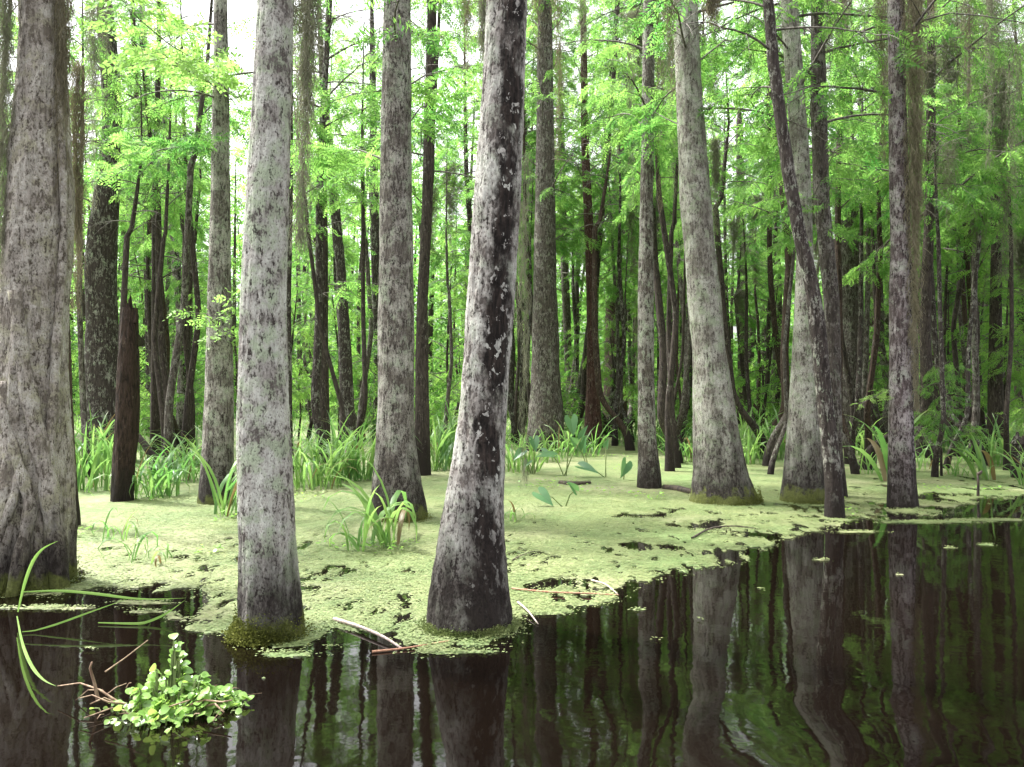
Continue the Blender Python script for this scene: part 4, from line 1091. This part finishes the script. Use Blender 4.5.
taro('taro with two pale upright leaves right of the stout speckled trunk', 588, 466, [(583, 448, .3, (.15, -.2, .9), (-.8, -.8, .1)), (576, 444, .26, (-.5, -.3, .6), (0, -.8, .5))])
taro('taro with one drooping leaf in mid mat, left of the slim pole tree', 606, 478, [(582, 467, .34, (.9, -.4, -.25), (0, -.5, 1)), (606, 446, .16, (.2, -.3, .8), (-.7, -.7, 0))])
taro('low taro with a folded leaf close beside the slim pole tree', 622, 480, [(626, 464, .30, (-.25, -.4, -.55), (.5, -.9, .3))])
taro('small taro in front of the others, nearest the black-streaked tree', 566, 507, [(540, 494, .26, (.6, -.5, -.45), (-.2, -.6, .8)), (575, 490, .18, (-.4, -.3, .5), (0, -.7, .6))])
taro('bushy taro at the foot of the stout speckled trunk', 533, 474, [(522, 452, .26, (-.5, -.4, -.4), (0, -.6, .8)), (534, 440, .26, (.1, -.4, -.6), (0, -1, .4)), (543, 452, .24, (.7, -.3, -.3), (0, -.5, .8)), (528, 462, .22, (-.3, -.6, -.3), (0, -.4, .9))])

# ------------------------------------------------------------------ water hyacinth clump, lower left
c = W(172, 706); hy = thing('water_hyacinth', 'bright green floating leafy plant with brown roots on the dark water', 'water plant', (c[0], c[1], 0))
mbl, mbs = MB(), MB(); HR = np.random.default_rng(17)
def round_leaf(mb, p, d, up, L, Wd, cup=.25):
    d = unit(np.asarray(d, float)); s = unit(np.cross(up, d)); nrm = np.cross(d, s); V_, Q_ = [], []
    prof = [(0, .10), (.15, .36), (.4, .5), (.65, .48), (.85, .34), (1., .06)]
    for (a, b) in prof:
        cv = nrm * (-.18 * L * a * a)
        V_ += [p + d * a * L - s * b * Wd + nrm * cup * b * Wd + cv, p + d * a * L + cv, p + d * a * L + s * b * Wd + nrm * cup * b * Wd + cv]
    for i in range(len(prof) - 1):
        q = 3 * i; Q_ += [(q, q + 1, q + 4, q + 3), (q + 1, q + 2, q + 5, q + 4)]
    mb.add(V_, Q_)
for i in range(850):
    ccx, ccy, cr_, ch_ = [(.0, .02, .11, .30), (.04, .03, .11, .22), (.15, -.03, .13, .14), (.12, -.05, .14, .14), (-.10, -.04, .13, .12), (.02, -.15, .17, .07), (.25, 0., .10, .07)][i % 7]
    a = HR.uniform(0, 2 * PI); r_ = HR.normal(0, .55)
    x = ccx + cr_ * r_ * math.cos(a); y = ccy + cr_ * r_ * math.sin(a)
    z = ch_ * math.exp(-r_ * r_ * 1.3) * HR.uniform(.1, 1.) * (.8 + .35 * math.sin(x * 60 + y * 35)) + .012
    p = np.array([x, y, z]); b = p * np.array([.9, .9, 1]) - np.array([0, 0, HR.uniform(.03, .08)]); b[2] = max(b[2], -.02)
    ao = math.atan2(y, x) + HR.normal(0, .6); d = np.array([math.cos(ao), math.sin(ao), HR.uniform(-.6, 1.1)])
    L = HR.uniform(.018, .050)
    mbl.tube([b, (b + p) / 2 + np.array([0, 0, .015]), p], [.005, .004, .0028], 5, m=1, cap=False)
    round_leaf(mbl, p, d, np.array([HR.normal(0, .6), HR.normal(0, .6) - .35, 1.]), L, L * HR.uniform(.8, 1.05))
obj('foliage', mbl.mesh('foliage', [M['hyacinth'], M['stem_green']]), hy)
mbd = MB()
def pxl(*pp): return [P(a, b_, c[1] + o_) - np.array([c[0], c[1], 0]) for a, b_, o_ in pp]
for pp, r_ in [([(98, 700, 0), (95, 685, 0), (90, 668, 0), (92, 662, 0)], .009), ([(118, 702, 0), (100, 690, 0), (80, 683, .05), (58, 686, .1)], .006), ([(125, 704, -.05), (108, 702, -.1), (92, 695, -.1), (80, 698, -.1)], .005),
               ([(130, 712, -.1), (112, 708, -.1), (84, 718, -.2)], .005), ([(112, 700, 0), (102, 690, .03), (88, 690, .05), (76, 700, .05)], .004), ([(105, 672, .0), (125, 658, .05), (148, 640, .1)], .004), ([(120, 708, 0), (104, 698, -.05), (90, 704, -.1)], .006),
               ([(205, 706, -.1), (215, 704, -.12), (224, 712, -.15), (218, 726, -.15)], .006), ([(180, 708, -.1), (205, 700, -.12), (222, 702, -.15), (232, 700, -.15)], .006), ([(200, 698, 0), (230, 697, .05), (262, 693, .1)], .002), ([(140, 712, -.12), (165, 708, -.16), (190, 700, -.16)], .006)]:
    A = np.array(pxl(*pp)); A[:, 2] = np.maximum(A[:, 2], .004); mbd.tube(A, np.linspace(r_, r_ * .5, len(A)), 6)
for i in range(18):
    p = np.array([HR.uniform(-.42, .28), HR.uniform(-.2, .15), HR.uniform(0, .04)]); q = p + np.array([HR.normal(0, .07), HR.normal(0, .07), HR.normal(0, .02)]); q[2] = abs(q[2]); mbd.tube([p, (p + q) / 2 + [0, 0, .01], q], [.003, .0025, .0015], 4)
obj('dead_stems', mbd.mesh('dead_stems', M['stem_dead']), hy)

# ------------------------------------------------------------------ loose blades and sticks by the water
def long_blade(label, pp, wd, name='long_grass', mat='leaf_lime', side=(0, .4, 1)):
    A = np.array([P(a, b_, Y) for a, b_, Y in pp])
    tt = np.linspace(0, 1, len(A)); q = np.linspace(0, 1, 16); B = np.stack([np.interp(q, tt, A[:, i]) for i in range(3)], 1)
    for _ in range(3): B[1:-1] = (B[:-2] + 2 * B[1:-1] + B[2:]) / 4
    B[:, 2] = np.maximum(B[:, 2], .012); o0 = B[0].copy()
    mb = MB(); mb.blade(B - o0, [wd * min(1, .4 + 2 * f) * min(1, (1.02 - f) * 2.2) for f in q], side)
    o = obj(name, mb.mesh(name, M[mat]), None, o0); return tag(o, label, 'grass blade', 'long grass blades by the huge ridged trunk')
long_blade('bright arching grass blade rising from the water before the huge trunk', [(18, 612, 5.3), (24, 585, 5.3), (32, 562, 5.3), (42, 548, 5.3), (58, 541, 5.3)], .023, side=(1, 0, .2))
long_blade('bent green blade curving down towards the floating plant', [(17, 616, 5.2), (22, 645, 4.6), (32, 668, 4.2), (44, 681, 4.0), (56, 686, 3.95)], .016, side=(1, .2, .2))
long_blade('long flat green blade lying across the water beside the huge trunk', [(22, 592, 5.4), (60, 590, 5.4), (100, 594, 5.35), (140, 600, 5.3), (186, 598, 5.3)], .018)
long_blade('dim green blade slanting across the dark water, lowest of the blades', [(22, 634, 5.05), (55, 625, 5.1), (90, 612, 5.2), (130, 598, 5.3)], .012)
long_blade('thin yellowish blade lying near the mat\'s ragged edge', [(98, 624, 5.25), (140, 625, 5.22), (165, 615, 5.3), (185, 600, 5.4)], .016)
def stick(label, pp, r_, mat, zmin=.008):
    A = np.array([np.array(W(a, b_, 0)) + np.array([0, 0, z]) for a, b_, z in pp]); A[:, 2] = np.maximum(A[:, 2], zmin); o0 = A[0].copy(); mb = MB()
    tt = np.linspace(0, 1, len(A)); q = np.linspace(0, 1, 12); B = np.stack([np.interp(q, tt, A[:, i]) for i in range(3)], 1)
    for _ in range(2): B[1:-1] = (B[:-2] + 2 * B[1:-1] + B[2:]) / 4
    mb.tube(B - o0, np.linspace(r_, r_ * .45, 12), 7); return tag(obj('twig', mb.mesh('twig', M[mat]), None, o0), label, 'twig', 'fallen twigs on the water')
stick('pale pinkish stick lying in the water between the two nearest white trees', [(334, 622, .02), (360, 631, .03), (385, 642, .03), (402, 650, .0)], .014, 'twig_pale')
stick('thin reddish twig floating at the foot of the black-streaked tree', [(372, 653, .0), (405, 650, .01), (450, 643, .015)], .008, 'twig_red')
stick('long reddish twig crossing the open hole in the mat', [(512, 591, .02), (550, 595, .02), (590, 596, .02), (619, 597, .015)], .009, 'twig_red')
stick('short pale hooked twig at the hole\'s right end', [(592, 584, .03), (606, 589, .04), (618, 596, .01)], .008, 'twig_pale')
stick('pale twig poking out right of the black-streaked tree\'s foot', [(518, 605, .02), (528, 615, .03), (538, 625, .0)], .009, 'twig_pale')
stick('dark curved twig in the mat beyond the open water', [(692, 540, .02), (710, 531, .04), (735, 528, .03), (760, 530, .01)], .012, 'debris')
stick('thin dark twig lying on the mat left of the hole', [(512, 562, .015), (522, 557, .02), (535, 552, .01)], .008, 'debris')
A = np.array([W(664, 489), W(678, 491), W(694, 495)]) + np.array([0, 0, .03]); mb = MB(); mb.tube([p - A[0] for p in A], [.045, .06, .05], 10)
tag(obj('log', mb.mesh('log', M['debris']), None, A[0]), 'dark half-sunk log beside the flared tree\'s foot', 'log')
A = np.array([W(560, 484), W(572, 486), W(590, 484)]) + np.array([0, 0, .02]); mb = MB(); mb.tube([p - A[0] for p in A], [.04, .06, .03], 8)
tag(obj('log', mb.mesh('log', M['debris']), None, A[0]), 'small dark lump of driftwood among the taro plants', 'log')
c = W(978, 497); mb = MB(); mb.tube([(0, 0, -.05), (.005, 0, .2), (0, 0, .36)], [.022, .018, .016], 8); mb.tube([(0, 0, .33), (.03, -.02, .36), (.05, -.02, .39)], [.022, .028, .01], 8)
tag(obj('dead_stem', mb.mesh('dead_stem', M['debris']), None, c), 'broken brown stem poking out of the mat at the right', 'dead stem')
